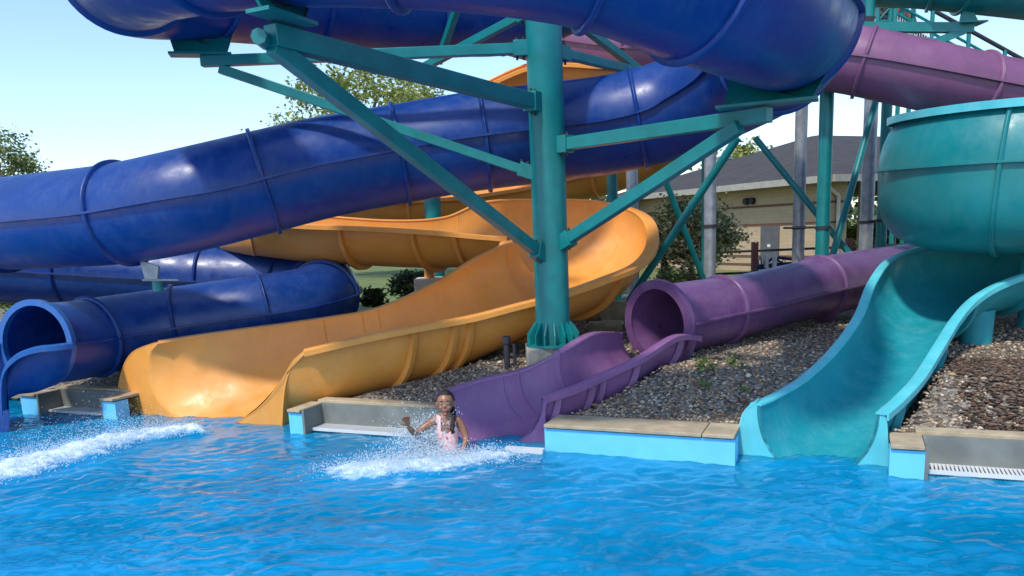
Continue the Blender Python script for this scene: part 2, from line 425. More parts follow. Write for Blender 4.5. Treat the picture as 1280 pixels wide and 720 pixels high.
# ================================================================== POOL
SEG = []
def build_pool():
    floor = obj('pool_floor', [ES(-14, 0, -1.1), ES(24, 0, -1.1), ES(24, -14, -1.1), ES(-14, -14, -1.1)], [(0, 1, 2, 3)], M['wallblue']); tag(floor, kind='structure')
    # wall runs: (u0,u1,kind)
    un = {k: edge_u(*k) for k in [(-70, 511), (28, 517), (50, 518), (131, 524), (148, 525), (353, 545), (370, 546), (545, 557), (548, 557), (678, 567), (918, 583), (1111, 597), (1155, 600)]}
    a0, a1 = un[(50, 518)], un[(131, 524)]; b0, b1 = un[(370, 546)], un[(545, 557)]; c0, c1 = un[(1155, 600)], un[(1155, 600)] + 2.4
    HT = .28; CW = .42
    runs = [(-14, un[(-70, 511)]), (un[(28, 517)], a0), (a1, un[(148, 525)]), (un[(353, 545)], b0), (b1, un[(548, 557)]), (un[(678, 567)], un[(918, 583)]), (un[(1111, 597)], c0), (c1, 24)]
    w = empty('pool_wall', ES(5, .2, 0), 'long pool edge wall painted pale blue under a tan concrete coping', 'pool wall')
    for p0, p1 in runs:
        m = MB(); m.box(ES((p0 + p1) / 2, .1, (HT - 1.1 - .05) / 2), (p1 - p0, .2, HT + 1.1 - .05), (ED, EN, V((0, 0, 1)))); m.build('painted_wall', M['wallblue'], w, False)
        # coping slabs
        k = p0
        while k < p1 - .01:
            e = min(k + 1.5, p1); m = MB(); m.box(ES((k + e) / 2, CW / 2 - .02, HT - .02), (e - k - .008, CW + .02, .034), (ED, EN, V((0, 0, 1)))); m.build('coping_slab', M['coping'], w, True, 35, .006); k = e
    for i, (p0, p1, lab) in enumerate([(a0, a1, 'grey gutter recess beside the blue slide exit'), (b0, b1, 'grey gutter recess between the orange slide and the swimmer'), (c0, c1, 'grey gutter recess at the far right of the pool edge')]):
        g = empty('gutter_recess', ES((p0 + p1) / 2, .3, 0), lab, 'pool gutter', 'gutter recesses in the pool wall')
        D = .36
        m = MB(); m.box(ES((p0 + p1) / 2, D, (HT - .6) / 2), (p1 - p0, .06, HT + .6), (ED, EN, V((0, 0, 1)))); m.build('back_panel', M['gutter'], g, False)
        for p, sg in ((p0, 1), (p1, -1)):
            m = MB(); m.box(ES(p + sg * .015, D / 2 - .01, (HT - .6) / 2 - .005), (.03, D - .02, HT + .6), (ED, EN, V((0, 0, 1)))); m.build('side_panel', M['gutter'], g, False)
        m = MB(); m.box(ES((p0 + p1) / 2, D + .09, HT + .005), (p1 - p0 + .1, .16, .05), (ED, EN, V((0, 0, 1)))); m.build('coping_slab', M['coping'], g, True, 35, .006)
        m = MB(); x = p0 + .03
        while x < p1 - .03:
            m.box(ES(x + .014, .23, .035), (.018, .2, .02), (ED, EN, V((0, 0, 1)))); x += .03
        m.box(ES((p0 + p1) / 2, .125, .03), (p1 - p0 - .06, .018, .034), (ED, EN, V((0, 0, 1)))); m.box(ES((p0 + p1) / 2, .338, .03), (p1 - p0 - .06, .018, .03), (ED, EN, V((0, 0, 1))))
        m.build('grate', M['white'], g, False)
    for nm, a, b in (('pool_deck', (-14, -14), (24, -8.6)),):
        m = MB(); m.box(ES(5, -11.3, -.42), (38, 5.4, 1.36), (ED, EN, V((0, 0, 1)))); o = m.build(nm, M['coping'], None, False); tag(o, kind='structure')
build_pool()

# foam sources: (start, end, w0, w1, height)
FA = [PZ(-60, 606, 0), PZ(20, 588, 0), PZ(95, 568, 0), PZ(165, 549, 0), PZ(240, 541, 0)]
FB = [PZ(430, 590, 0), PZ(500, 585, 0), PZ(570, 578, 0), PZ(622, 572, 0)]
def segdist(X, Y, pts, wid):
    best = np.full(X.shape, 9.0)
    for i in range(len(pts) - 1):
        a, b = pts[i], pts[i + 1]; dx, dy = b.x - a.x, b.y - a.y; L = dx * dx + dy * dy
        t = np.clip(((X - a.x) * dx + (Y - a.y) * dy) / L, 0, 1)
        w = wid[i] + (wid[i + 1] - wid[i]) * t
        d = np.hypot(X - a.x - t * dx, Y - a.y - t * dy) / w
        best = np.minimum(best, d)
    return best
NG = {}
def vnoise(X, Y, sc, seed):
    """smooth value noise on arrays"""
    if seed not in NG: NG[seed] = np.random.RandomState(seed).rand(256, 256)
    G = NG[seed]; x = X * sc + 1000.3; y = Y * sc + 777.7
    xi = np.floor(x).astype(int); yi = np.floor(y).astype(int); fx = x - xi; fy = y - yi; fx = fx * fx * (3 - 2 * fx); fy = fy * fy * (3 - 2 * fy)
    g = lambda i, j: G[(xi + i) % 256, (yi + j) % 256]
    return (g(0, 0) * (1 - fx) + g(1, 0) * fx) * (1 - fy) + (g(0, 1) * (1 - fx) + g(1, 1) * fx) * fy
def fbm(X, Y, sc, seed, o=4, rough=.55):
    r = 0; a = 1; t = 0
    for i in range(o): r = r + a * vnoise(X, Y, sc * 2 ** i, seed + i); t += a; a *= rough
    return r / t
def water_mat():
    m, nt, b = newmat('pool_water')
    tc = N(nt, 'ShaderNodeTexCoord'); at = N(nt, 'ShaderNodeAttribute', attribute_name='foam')
    sp = N(nt, 'ShaderNodeSeparateColor'); lnk(nt, at.outputs['Color'], sp.inputs[0])
    n = N(nt, 'ShaderNodeTexNoise', Scale=.8, Detail=3); lnk(nt, tc.outputs['Object'], n.inputs['Vector'])
    r = ramp(nt, n.outputs['Fac'], [(.35, (.0, .17, .34)), (.65, (.0, .245, .47))])
    mx = N(nt, 'ShaderNodeMixRGB'); lnk(nt, sp.outputs[1], mx.inputs[0]); lnk(nt, r.outputs[0], mx.inputs[1]); mx.inputs[2].default_value = (.01, .33, .70, 1)
    m2 = N(nt, 'ShaderNodeMixRGB'); lnk(nt, sp.outputs[0], m2.inputs[0]); lnk(nt, mx.outputs[0], m2.inputs[1]); m2.inputs[2].default_value = (.72, .84, .92, 1)
    lnk(nt, m2.outputs[0], b.inputs['Base Color'])
    rr = N(nt, 'ShaderNodeMapRange'); rr.inputs[3].default_value = .05; rr.inputs[4].default_value = .6; lnk(nt, sp.outputs[0], rr.inputs[0]); lnk(nt, rr.outputs[0], b.inputs['Roughness'])
    b.inputs['IOR'].default_value = 1.33
    b.inputs['Subsurface Weight'].default_value = .75; b.inputs['Subsurface Radius'].default_value = (.15, .6, 1.0); b.inputs['Subsurface Scale'].default_value = .5
    n2 = N(nt, 'ShaderNodeTexNoise', Scale=14, Detail=4, Roughness=.5, Distortion=.6); lnk(nt, tc.outputs['Object'], n2.inputs['Vector'])
    bu = N(nt, 'ShaderNodeBump', Strength=.18, Distance=.02); lnk(nt, n2.outputs['Fac'], bu.inputs['Height']); lnk(nt, bu.outputs[0], b.inputs['Normal'])
    return m
def build_water():
    xs = np.concatenate([np.arange(-26, -7.5, .4), np.arange(-7.5, 4.6, .022), np.arange(4.6, 24, .4)])
    ys = np.concatenate([np.arange(-14, 3.6, .4), np.arange(3.6, 10.8, .022), np.arange(10.8, 22, .4)])
    X, Y = np.meshgrid(xs, ys)
    # keep only water side of wall
    Z = np.zeros_like(X)
    rs = np.random.RandomState(3)
    wx = X + .25 * (fbm(X, Y, 1.1, 50) - .5) * 2; wy = Y + .25 * (fbm(X, Y, 1.1, 60) - .5) * 2
    for i in range(26):
        th = rs.normal(1.75, .75); lam = rs.uniform(.16, .9); k = 2 * pi / lam; ph = rs.uniform(0, 6.28)
        Z += .0013 * lam ** .6 * np.sin(k * (wx * cos(th) + wy * sin(th)) + ph)
    for i in range(34):
        th = rs.normal(1.7, .8); lam = rs.uniform(.07, .24); k = 2 * pi / lam; ph = rs.uniform(0, 6.28)
        Z += .00065 * (lam / .15) * np.sin(k * (wx * cos(th) + wy * sin(th)) + ph) * (.4 + 1.2 * vnoise(X, Y, .9, i))
    chop = 1 - np.abs(2 * fbm(X * .75, Y * 1.5, 2.0, 11, 3) - 1)      # ridged, sharper crests
    Z += (chop ** 3) * .013 - .006
    dA = segdist(X, Y, FA, [.45, .42, .34, .26, .18]); dB = segdist(X, Y, FB, [.22, .28, .3, .2])
    fo = fbm(X, Y * 1.4, 5, 21, 5, .7); fo2 = fbm(X, Y, 16, 31, 3, .6)
    fA = np.clip(1.25 - dA, 0, 1); fB = np.clip(1.25 - dB, 0, 1); fm = np.maximum(fA, fB)
    foam = np.clip((fm ** .8 * .9 + (fo - .5) * 1.3 + (fo2 - .5) * .6) * 2.2 - .75, 0, 1) * (fm > .01)
    # trailing flecks downstream
    halo = np.maximum(np.clip(1 - dA / 3.2, 0, 1), np.clip(1 - dB / 3.5, 0, 1))
    fleck = np.clip((fbm(X * .7, Y * 2.2, 6, 77, 4, .7) - .66) * 9, 0, 1) * (.25 + .75 * halo) * .55
    far = np.clip((fbm(X, Y, .7, 5, 2) - .45) * 4, 0, 1)
    foam = np.maximum(foam, fleck * far)
    Z += np.clip(fA, 0, 1) ** 1.2 * (.05 + .09 * fo) + np.clip(fB, 0, 1) ** 1.2 * (.01 + .07 * fo)
    Z += foam * (fo2 - .5) * .03 * (fm > .05)
    aer_refr = np.clip((fbm(X * .8, Y * 1.6, 1.4, 91, 4) - .42) * 3, 0, 1) * .35 + halo * .35
    # bright cells of refracted light near the front left, painted into the water colour
    fl = np.clip((5.8 - Y) / 1.5, 0, 1) * np.clip((1.2 - X) / 2.5, 0, 1)
    ridge = np.abs(2 * fbm(wx * .8, wy * 1.7, 2.6, 131, 3, .45) - 1)
    aer_refr = aer_refr * (1 - fl) + fl * np.clip(ridge * 7 - .25, 0, 1) * .8
    # damp waves at the wall & outside
    ud = (X - E0.x) * EN.x + (Y - E0.y) * EN.y
    ny, nx = X.shape
    keep = (ud < .5)
    idx = np.arange(nx * ny).reshape(ny, nx)
    q = np.stack([idx[:-1, :-1], idx[:-1, 1:], idx[1:, 1:], idx[1:, :-1]], -1).reshape(-1, 4)
    kk = (keep[:-1, :-1] | keep[1:, 1:]).reshape(-1); q = q[kk]
    vid = np.full(nx * ny, -1); used = np.unique(q); vid[used] = np.arange(len(used))
    vs = np.stack([X, Y, Z], -1).reshape(-1, 3)[used]; q = vid[q]
    me = bpy.data.meshes.new('water'); me.vertices.add(len(vs)); me.vertices.foreach_set('co', vs.ravel())
    me.loops.add(q.size); me.loops.foreach_set('vertex_index', q.ravel().astype(np.int32))
    me.polygons.add(len(q)); me.polygons.foreach_set('loop_start', (np.arange(len(q)) * 4).astype(np.int32)); me.update(calc_edges=True)
    ca = me.color_attributes.new('foam', 'FLOAT_COLOR', 'POINT')  # R: foam, G: aeration plus painted refracted light
    col = np.stack([foam, np.clip(aer_refr, 0, 1), 0 * foam, 1 + 0 * foam], -1).reshape(-1, 4)[used]; ca.data.foreach_set('color', col.ravel())
    o = link('water', me, water_mat()); tag(o, kind='structure')
build_water()

# small pale triangle on the coping and the white foot of the purple collar
p = PZ(57, 485, .30); m = MB(); m.prism([p + V((-.05, 0, 0)), p + V((.07, .02, 0)), p + V((-.03, .02, .07))], V((.02, .05, 0))); o = m.build('marker_wedge', M['white'], None, False); tag(o, 'small white triangular wedge lying on the coping by the blue slide exit', 'marker')
# ---- spray
def dropmat():
    m, nt, b = newmat('white_spray'); b.inputs['Base Color'].default_value = (.75, .87, .95, 1); b.inputs['Roughness'].default_value = .15
    b.inputs['Transmission Weight'].default_value = .35; b.inputs['IOR'].default_value = 1.2; return m
M['drop'] = dropmat()
def along(pts, t):
    t = t * (len(pts) - 1); i = min(int(t), len(pts) - 2); return pts[i].lerp(pts[i + 1], t - i)
pp = []; sc = []
for i in range(21000):
    t = random.random(); c = along(FA, t); w = .42 * (1 - .6 * t)
    x = random.gauss(0, w * .55); y = random.gauss(0, w * .5); hh = (.28 if t > .3 else .2) * (.5 + fbm(np.array(c.x), np.array(c.y), 3, 5)) * (.6 if t > .85 else 1)
    z = .02 + abs(random.gauss(0, 1)) ** 1.4 * hh * .42 * exp(-(abs(x) + abs(y)))
    r = random.uniform(.0018, .0058) * (1.4 if z < .1 else .75)
    pp.append((c.x + x, c.y + y, z)); sc.append((r, r, r * random.uniform(.7, 1.3)))
o = scatter_mesh('splash_spray', pp, sc, M['drop'], sub=1); tag(o, 'white churned spray trailing from the orange slide exit to the left', 'splash')
G0 = PZ(560, 568, 0)
pp = []; sc = []
for i in range(11000):
    t = random.random(); c = along(FB, t); x = random.gauss(0, .17); y = random.gauss(0, .12)
    z = .01 + abs(random.gauss(0, 1)) * .075 * (1 - abs(t - .5)); r = random.uniform(.0018, .0055)
    pp.append((c.x + x, c.y + y, z)); sc.append((r, r, r))
for k in range(175):           # ragged jets of drops thrown up beside the raised arm
    a = random.gauss(2.25, .55); q1 = max(.12, random.gauss(.40, .13)); y0 = random.gauss(.02, .07); bend = random.gauss(0, .10); x0 = -.10 + random.gauss(0, .06)
    for i in range(int(18 + 55 * random.random())):
        q = random.random() ** .8 * q1; sp_ = .006 + .022 * q / .4
        x = x0 + cos(a) * q + bend * q * q * 3 + random.gauss(0, sp_); z = abs(sin(a)) * q - .35 * q * q + random.gauss(0, sp_)
        r = random.uniform(.0018, .0055) * (1 if random.random() < .92 else 1.6); pp.append((G0.x + x, G0.y + y0 + random.gauss(0, .02), max(.01, z))); sc.append((r, r, r * 1.4))
o = scatter_mesh('splash_spray', pp, sc, M['drop'], sub=1); tag(o, 'spray thrown up around the girl landing in the pool', 'splash')

# ================================================================== BLUE TUBE SLIDE
blue = empty('tube_slide', PZ(40, 515, 0), 'royal blue enclosed tube slide looping overhead and ending at far left', 'water slide')
RB = .575
path = [  # from the upstream end (behind), round, to the pool
    (960, -150, 13.5), (800, -60, 12.6), (660, 5, 11.8), (560, 12, 11.3), (450, 0, 10.8), (350, -8, 10.2), (255, -20, 9.4), (165, -32, 8.5),
    (170, -62, 7.3), (240, -88, 6.5), (350, -106, 6.0), (500, -108, 5.8), (640, -98, 5.75), (760, -75, 5.8), (870, -32, 6.0), (955, 6, 6.55),
    (985, 32, 7.5), (975, 62, 8.5), (930, 95, 9.3), (850, 133, 9.9), (770, 155, 10.1), (680, 167, 10.1), (590, 178, 10.05), (500, 193, 10.0), (410, 209, 9.8), (330, 228, 9.6),
    (240, 250, 9.4), (155, 267, 9.6), (75, 275, 10.0), (0, 281, 10.5), (-120, 292, 11.1), (-260, 305, 11.9), (-300, 318, 13.0), (-190, 328, 13.9), (-80, 333, 13.8), (30, 336, 13.5), (150, 343, 13.4), (260, 349, 13.4), (340, 352, 13.3)]
ctrl = [(P(x, y, d), RB if i > 20 or i < 22 else RB) for i, (x, y, d) in enumerate(path)]
ctrl2 = [(392, 357, 12.9, .52), (408, 365, 12.4, .51), (388, 377, 11.9, .51), (330, 389, 11.5, .52), (265, 399, 11.35, .525), (195, 410, 11.15, .53), (135, 418, 10.75, .51), (92, 426, 10.3, .51), (47, 430, 9.75, .50)]
ctrl += [(P(x, y, d), r) for x, y, d, r in ctrl2]
ctr, fr, rad, TT = tube(blue, ctrl, [1.6, 3.2, 4.6, 6.0, 7.5, 9.2, 11, 12.9, 14.0, 15.8, 17.2, 19.7, 21.8, 23, 25, 27, 29, 30.6, 32.2, 33.9, 35.5, 37, 38.4, 39.35, 40.3, 42, 43.6, 45.4], M['blue'])
# exit: rim ring + open channel
i = len(ctr) - 1; t, s, u = fr[i]; ec = ctr[i]
vs = []; fs = []
prof = [(-.02, -.03), (-.02, .045), (.05, .045), (.05, -.03)]
for j in range(48):
    a = 2 * pi * j / 48
    for dt, dr in prof: vs.append(ec + t * dt + (s * cos(a) + u * sin(a)) * (.50 + dr))
for j in range(48):
    j2 = (j + 1) % 48
    for k in range(4): fs.append((j * 4 + k, j * 4 + (k + 1) % 4, j2 * 4 + (k + 1) % 4, j2 * 4 + k))
obj('exit_rim', vs, fs, M['blue_rim'], blue, True, 50)
# s points to the right of travel (= viewer's left, since it travels towards us)
L0 = ec + s * -.50 + t * .05; R0 = ec + s * .50 + t * .05      # L0 right in the picture
st = [(L0, R0, .5)]
for k, dz in ((.35, -.01), (.62, -.03), (.82, -.12), (.95, -.32), (1.0, -.75)):
    o_ = t * (k * .42) + s * (.62 * k * k); L = L0 + o_; R = R0 + o_; st.append((L + V((0, 0, dz)), R + V((0, 0, dz)), .5 + (0.05 if dz > -.3 else 0)))
trough(blue, st, [], M['blue'], lipw=.12, lipmat=M['blue_rim'])

# ================================================================== MAUVE UPPER TUBE + PURPLE BODY SLIDE
mauve = empty('tube_slide', P(1090, 300, 12.5), 'mauve enclosed tube slide crossing high in the background to the right', 'water slide')
mp_ = [(560, 10, 16.5), (640, 32, 15.6), (720, 50, 14.8), (800, 60, 14.1), (880, 62, 13.3), (960, 62, 12.5), (1050, 68, 11.8), (1140, 86, 11.5), (1230, 106, 11.5), (1330, 124, 11.8), (1440, 140, 12.4), (1560, 150, 13.6)]
tube(mauve, [(P(x, y + 5, d), .45) for x, y, d in mp_], [.9, 2.0, 2.95, 4.1, 5.2, 6.3, 7.95, 9.5], M['mauve'])

purple = empty('tube_slide', PZ(620, 560, 0), 'purple tube slide opening into a chute behind the girl', 'water slide')
pr = [(823, 404, 9.55), (868, 394, 9.95), (925, 383, 10.45), (985, 368, 11.1), (1042, 355, 11.8), (1100, 344, 12.6), (1160, 334, 13.5), (1250, 322, 14.6), (1360, 300, 15.2), (1480, 270, 14.6), (1560, 220, 13.6)]
prr = [.45, .43, .41, .41, .43, .43, .43, .43, .43, .43, .43]
pctr, pfr, prad, pT = tube(purple, [(P(x, y, d), r) for (x, y, d), r in zip(pr, prr)], [1.6, 3.7, 5.8, 8], M['purple'], per=12)
t, s, u = pfr[0]; ec = pctr[0]; vs = []; fs = []
prof = [(-.03, -.035), (-.035, .07), (.04, .075), (.04, -.0)]
for j in range(56):
    a = 2 * pi * j / 56
    for dt, dr in prof: vs.append(ec + t * dt + (s * cos(a) + u * sin(a)) * (.45 + dr))
for j in range(56):
    j2 = (j + 1) % 56
    for k in range(4): fs.append((j * 4 + k, j * 4 + (k + 1) % 4, j2 * 4 + (k + 1) % 4, j2 * 4 + k))
obj('exit_rim', vs, fs, M['purple'], purple, True, 50)
# chute: left rim = far/left, right rim = near/right
st = [(P(550, 494, 8.1), P(676, 496, 7.82), .53), (P(600, 477, 8.35), P(714, 484, 8.0), .54), (P(656, 463, 8.5), P(752, 467, 8.25), .52), (P(706, 438, 8.5), P(795, 447, 8.45), .55), (P(745, 418, 8.95), P(838, 421, 8.95), .48), (P(778, 417, 9.75), P(868, 421, 9.4), .42)]
psec, _ = trough(purple, st, [.5, 1.6, 1.9, 2.9, 4.2], M['purple_chute'], sq=.95, lipw=.10)
def mouth(parent, tsec, side, outer, mat, thick=.05, ret=.18):
    """collar panel at the slide's end: from the channel's first cross-section out to a drawn outline in the same vertical plane"""
    pts, hd, dn = tsec(0); m_ = len(pts) // 2
    I = pts[:m_ + 1] if side < 0 else pts[m_:][::-1]
    a, b = pts[0].copy(), pts[-1].copy(); a.z = b.z = 0
    O = [plane_pt(*p, a, b) for p in resamp(outer, len(I))]
    d = (b - a).normalized(); off = V((d.y, -d.x, 0)) * thick
    if off.dot(EN) < 0: off = -off
    vs = []; fs = []
    for p, q in zip(I, O): vs += [p, q, q + off * .5, p + off * .03]
    for k in range(len(I) - 1):
        for j in range(4): fs.append((k * 4 + j, k * 4 + (j + 1) % 4, (k + 1) * 4 + (j + 1) % 4, (k + 1) * 4 + j))
    fs += [(0, 1, 2, 3), tuple((len(I) - 1) * 4 + j for j in range(4))]
    m = MB(); m.add(vs, fs); o_ = m.build('mouth_collar', mat, parent, True, 40)
    # return flange running back from the collar's outer edge
    out = d * (1 if (O[3] - I[3]).dot(d) > 0 else -1); ub = off.normalized(); vs = []; fs = []
    for q in O:
        q = q - ub * .004
        vs += [q + out * .012, q + out * .012 + ub * ret, q - out * .012 + ub * ret, q - out * .012]
    for k in range(len(O) - 1):
        for j in range(4): fs.append((k * 4 + j, k * 4 + (j + 1) % 4, (k + 1) * 4 + (j + 1) % 4, (k + 1) * 4 + j))
    fs += [(0, 1, 2, 3), tuple((len(O) - 1) * 4 + j for j in range(4))]
    MB().add(vs, fs).build('collar_flange', mat, o_, True, 40)
    return o_
def resamp(pts, n):
    S = crsample([tuple(map(float, p)) for p in pts], 8); q = [S[int(round(k * (len(S) - 1) / (n - 1)))][1] for k in range(n)]; return q
mouth(purple, psec, 1, [(688, 492), (681, 508), (681, 540), (685, 600)], M['purple_chute'])
a = PZ(632, 565, .0); b = PZ(679, 568, .0); MB().prism([a + EN * -.02, b + EN * -.02, b + EN * .05, a + EN * .05], V((0, 0, .05))).build('collar_foot', M['white'], purple, False)

# ================================================================== ORANGE SLIDE
orange = empty('open_slide', PZ(260, 540, 0), 'wide orange open flume slide winding down behind the teal column', 'water slide')
near = lambda x, y, d: P(x, y, d)
st = [  # (near/inner rim, far/outer rim, depth) from the mouth upstream
    (P(380, 438, 8.88), P(198, 429, 9.9), .99),
    (P(440, 424, 9.0), P(275, 417, 10.2), .92),
    (P(508, 410, 9.17), P(400, 400, 10.5), .85),
    (P(585, 396, 9.4), P(475, 386, 10.7), .78),
    (P(640, 382, 9.55), P(545, 355, 10.95), .76),
    (P(690, 369, 9.7), P(600, 322, 11.2), .74),
    (P(745, 350, 10.1), P(632, 308, 11.35), .74),
    (P(792, 329, 10.8), P(640, 303, 11.5), .8),
    (P(809, 300, 11.7), P(645, 300, 11.62), .85),
    (P(796, 268, 12.5), P(643, 298, 11.7), .9),
    (P(745, 252, 13.0), P(628, 297, 11.78), .9),
    (P(670, 250, 13.2), P(600, 295, 11.8), .85),
    (P(605, 253, 13.25), P(555, 291, 11.8), .75),
    (P(555, 272, 13.2), P(500, 287, 11.8), .66),
    (P(490, 276, 13.1), P(440, 284, 11.8), .62),
    (P(400, 270, 13.1), P(370, 281, 11.9), .62),
    (P(320, 262, 13.4), P(310, 274, 12.1), .62)]
osec, oT = trough(orange, st, [2.05, 2.75, 3.0, 4.9, 6.6, 9.5, 11.7, 12.7, 14.2], M['orange'], lipw=.17, sq=.95, wall=.012, shear=ED * -.52)
st = [(P(320, 262, 13.4), P(310, 274, 12.1), .62), (P(240, 255, 14.2), P(275, 262, 12.9), .62), (P(240, 245, 15.3), P(290, 254, 13.9), .62), (P(330, 236, 16.2), P(340, 248, 14.6), .62), (P(460, 228, 16.8), P(460, 252, 15.2), .62),
      (P(600, 215, 17.4), P(600, 244, 15.8), .62), (P(760, 190, 17.6), P(740, 215, 16.2), .65), (P(860, 160, 16.5), P(800, 178, 15.9), .7), (P(870, 125, 15.2), P(780, 140, 15.3), .7), (P(800, 92, 14.2), P(745, 105, 15.2), .7), (P(745, 84, 13.9), P(700, 88, 15.2), .7), (P(662, 86, 13.9), P(660, 80, 15.3), .7), (P(560, 132, 13.9), P(570, 120, 15.2), .6), (P(470, 160, 14), P(480, 150, 15.2), .6)]
trough(orange, st[:8][::1], [1, 3, 4.35, 6], M['orange'], lipw=.13, sq=.9)
trough(orange, st[7:], [1, 2.6, 4.5], M['orange'], lipw=.13, sq=.9)
mouth(orange, osec, 1, [(194, 428), (166, 440), (152, 466), (148, 500), (148, 570)], M['orange'], .07)
mouth(orange, osec, -1, [(391, 437), (371, 450), (358, 474), (353, 512), (351, 575)], M['orange'], .07)

# ================================================================== TEAL SLIDE
teal = empty('open_slide', PZ(1010, 590, 0), 'teal green open flume slide with high curved bowl at right', 'water slide')
st = [(P(950, 507, 7.02), P(1096, 517, 6.6), .60),
      (P(972, 497, 7.25), P(1118, 498, 6.9), .55),
      (P(1010, 474, 7.7), P(1143, 471, 7.3), .52),
      (P(1048, 438, 8.4), P(1168, 432, 7.9), .50),
      (P(1078, 396, 9.2), P(1190, 398, 8.5), .52),
      (P(1096, 352, 9.9), P(1214, 373, 8.85), .58),
      (P(1122, 322, 10.6), P(1250, 353, 9.0), .62),
      (P(1180, 305, 10.8), P(1300, 338, 9.05), .62),
      (P(1270, 298, 10.8), P(1380, 328, 9.1), .62),
      (P(1400, 290, 10.9), P(1500, 315, 9.3), .62)]
tsec_, _ = trough(teal, st, [1.05, 3.2, 5.1, 7.0], M['teal'], sq=.95, lipw=.10, lipmat=M['teal_lip'])
mouth(teal, tsec_, -1, [(945, 503), (930, 516), (923, 545), (917, 585), (911, 630)], M['teal_lip'])
mouth(teal, tsec_, 1, [(1103, 514), (1107, 530), (1109, 560), (1111, 595), (1114, 640)], M['teal_lip'])
bc = [(1560, 200, 9.4), (1420, 203, 9.1), (1310, 206, 9.15), (1240, 207, 9.45), (1207, 207, 10.1), (1225, 203, 10.9), (1290, 198, 11.4), (1400, 190, 11.6), (1560, 180, 11.6)]
# travel from right-near to left to far: the outer wall lies on the left of travel
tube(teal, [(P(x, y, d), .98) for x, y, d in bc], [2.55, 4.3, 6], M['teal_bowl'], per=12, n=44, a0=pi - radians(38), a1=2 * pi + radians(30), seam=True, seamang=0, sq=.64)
# rim capping the bowl
S = crsample([(*P(x, y, d), 0) for x, y, d in bc], 12); cc = [V(s[1][:3]) for s in S]; ff = frames(cc)
for a_, sg in ((pi - radians(38), -1), (radians(30), 1)):
    vs = []; fs = []
    for c, (t, s, u) in zip(cc, ff):
        e = c + (s * cos(a_) + u * sin(a_)) * .965
        for da, dz in ((-.02, -.02), (-.02, .035), (.14, .035), (.14, -.05), (.115, -.05), (.115, -.02)): vs.append(e + s * (sg * da) + u * dz)
    for k in range(len(cc) - 1):
        for j in range(6): fs.append((k * 6 + j, k * 6 + (j + 1) % 6, (k + 1) * 6 + (j + 1) % 6, (k + 1) * 6 + j))
    fs += [tuple(range(6)), tuple((len(cc) - 1) * 6 + j for j in range(6))]
    obj('rim', vs, fs, M['teal_lip'], teal, True, 40)
# teal tube at the very top right
tt = empty('tube_slide', P(1190, 60, 12), 'green enclosed tube slide at the top right corner', 'water slide')
tp = [(900, -100, 14.5), (1000, -62, 13.6), (1090, -42, 12.9), (1150, -41, 12.4), (1210, -36, 12.2), (1300, -26, 12.2), (1420, -8, 12.6)]
tube(tt, [(P(x, y, d), .54) for x, y, d in tp], [1.8, 3.45, 4.0, 5.2], M['steel'])
M

build_ground()
# pebbles
pp = []; sc = []; cl = []
pal = [(.42, .38, .33), (.30, .25, .2), (.2, .17, .15), (.55, .52, .48), (.24, .15, .1), (.34, .27, .18), (.13, .12, .12)]
for i in range(42000):
    u = random.uniform(2.5, 17); s = .46 + 5.5 * random.random() ** 1.5
    p = ES(u, s)
    if u > 11.2 and s < 3 and random.random() < .45: continue
    if carved(u, s) < .6: continue
    r = random.uniform(.008, .019) * (1.0 if random.random() < .93 else 1.8)
    pp.append((p.x, p.y, gz(u, s) + r * .3)); sc.append((r * random.uniform(.8, 1.4), r * random.uniform(.7, 1.1), r * random.uniform(.5, .8)))
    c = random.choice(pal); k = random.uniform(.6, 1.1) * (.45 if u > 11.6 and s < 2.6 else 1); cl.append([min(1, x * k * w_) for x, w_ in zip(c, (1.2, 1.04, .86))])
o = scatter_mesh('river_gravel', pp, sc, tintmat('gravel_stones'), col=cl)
tag(o, 'loose grey and tan pebbles covering the bank between the slides', 'gravel')
# fallen leaves and mulch on the right
pp = []; sc = []; cl = []
for i in range(9000):
    u = random.uniform(11.0, 16); s = .46 + 2.2 * random.random() ** 1.1
    p = ES(u, s); r = random.uniform(.012, .03)
    pp.append((p.x, p.y, gz(u, s) + .02)); sc.append((r * 1.5, r * .8, .006))
    c = random.choice([(.05, .025, .015), (.12, .06, .03), (.13, .075, .045), (.03, .02, .015), (.18, .13, .09)]); cl.append(c)
o = scatter_mesh('leaf_litter', pp, sc, tintmat('dead_leaves'), col=cl); tag(o, 'brown dead leaves and bark lying on the gravel at right', 'leaf litter')

weeds(905, 470, 14, 24, 'low green weeds growing through the gravel between purple and teal slides')


# ================================================================== STEELWORK
def gusset_base(col, c, r, zt):
    m = MB(); m.cyl(c + V((0, 0, 0)), c + V((0, 0, .03)), r + .12, n=40); m.build('base_plate', M['steel'], col)
    for k in range(16):
        a = 2 * pi * k / 16; d = V((cos(a), sin(a), 0)); t = V((-sin(a), cos(a), 0)) * .008
        m = MB(); m.prism([c + d * (r - .01) + V((0, 0, .03)) - t, c + d * (r + .105) + V((0, 0, .03)) - t, c + d * (r + .105) + V((0, 0, .14)) - t, c + d * (r + .02) + V((0, 0, .27)) - t, c + d * (r - .01) + V((0, 0, .27)) - t], t * 2)
        m.build('gusset', M['steel'], col, False)
cb = P(692, 431, 9.16); CR = .195
colo = empty('support_column', cb, 'thick teal steel column standing centre on a square concrete footing', 'column')
m = MB(); m.cyl(cb + V((0, 0, .02)), V((cb.x, cb.y, 6.6)), CR, n=48); m.build('post', M['steel'], colo)
gusset_base(colo, cb, CR, .3)
fz = cb.z
ft = MB(); ft.box((cb.x, cb.y + .02, (fz + .2) / 2), (.64, .58, fz - .2)); o = ft.build('concrete_footing', M['conc'], None, True, 30, .02); tag(o, 'square concrete block under the thick central teal column', 'footing')
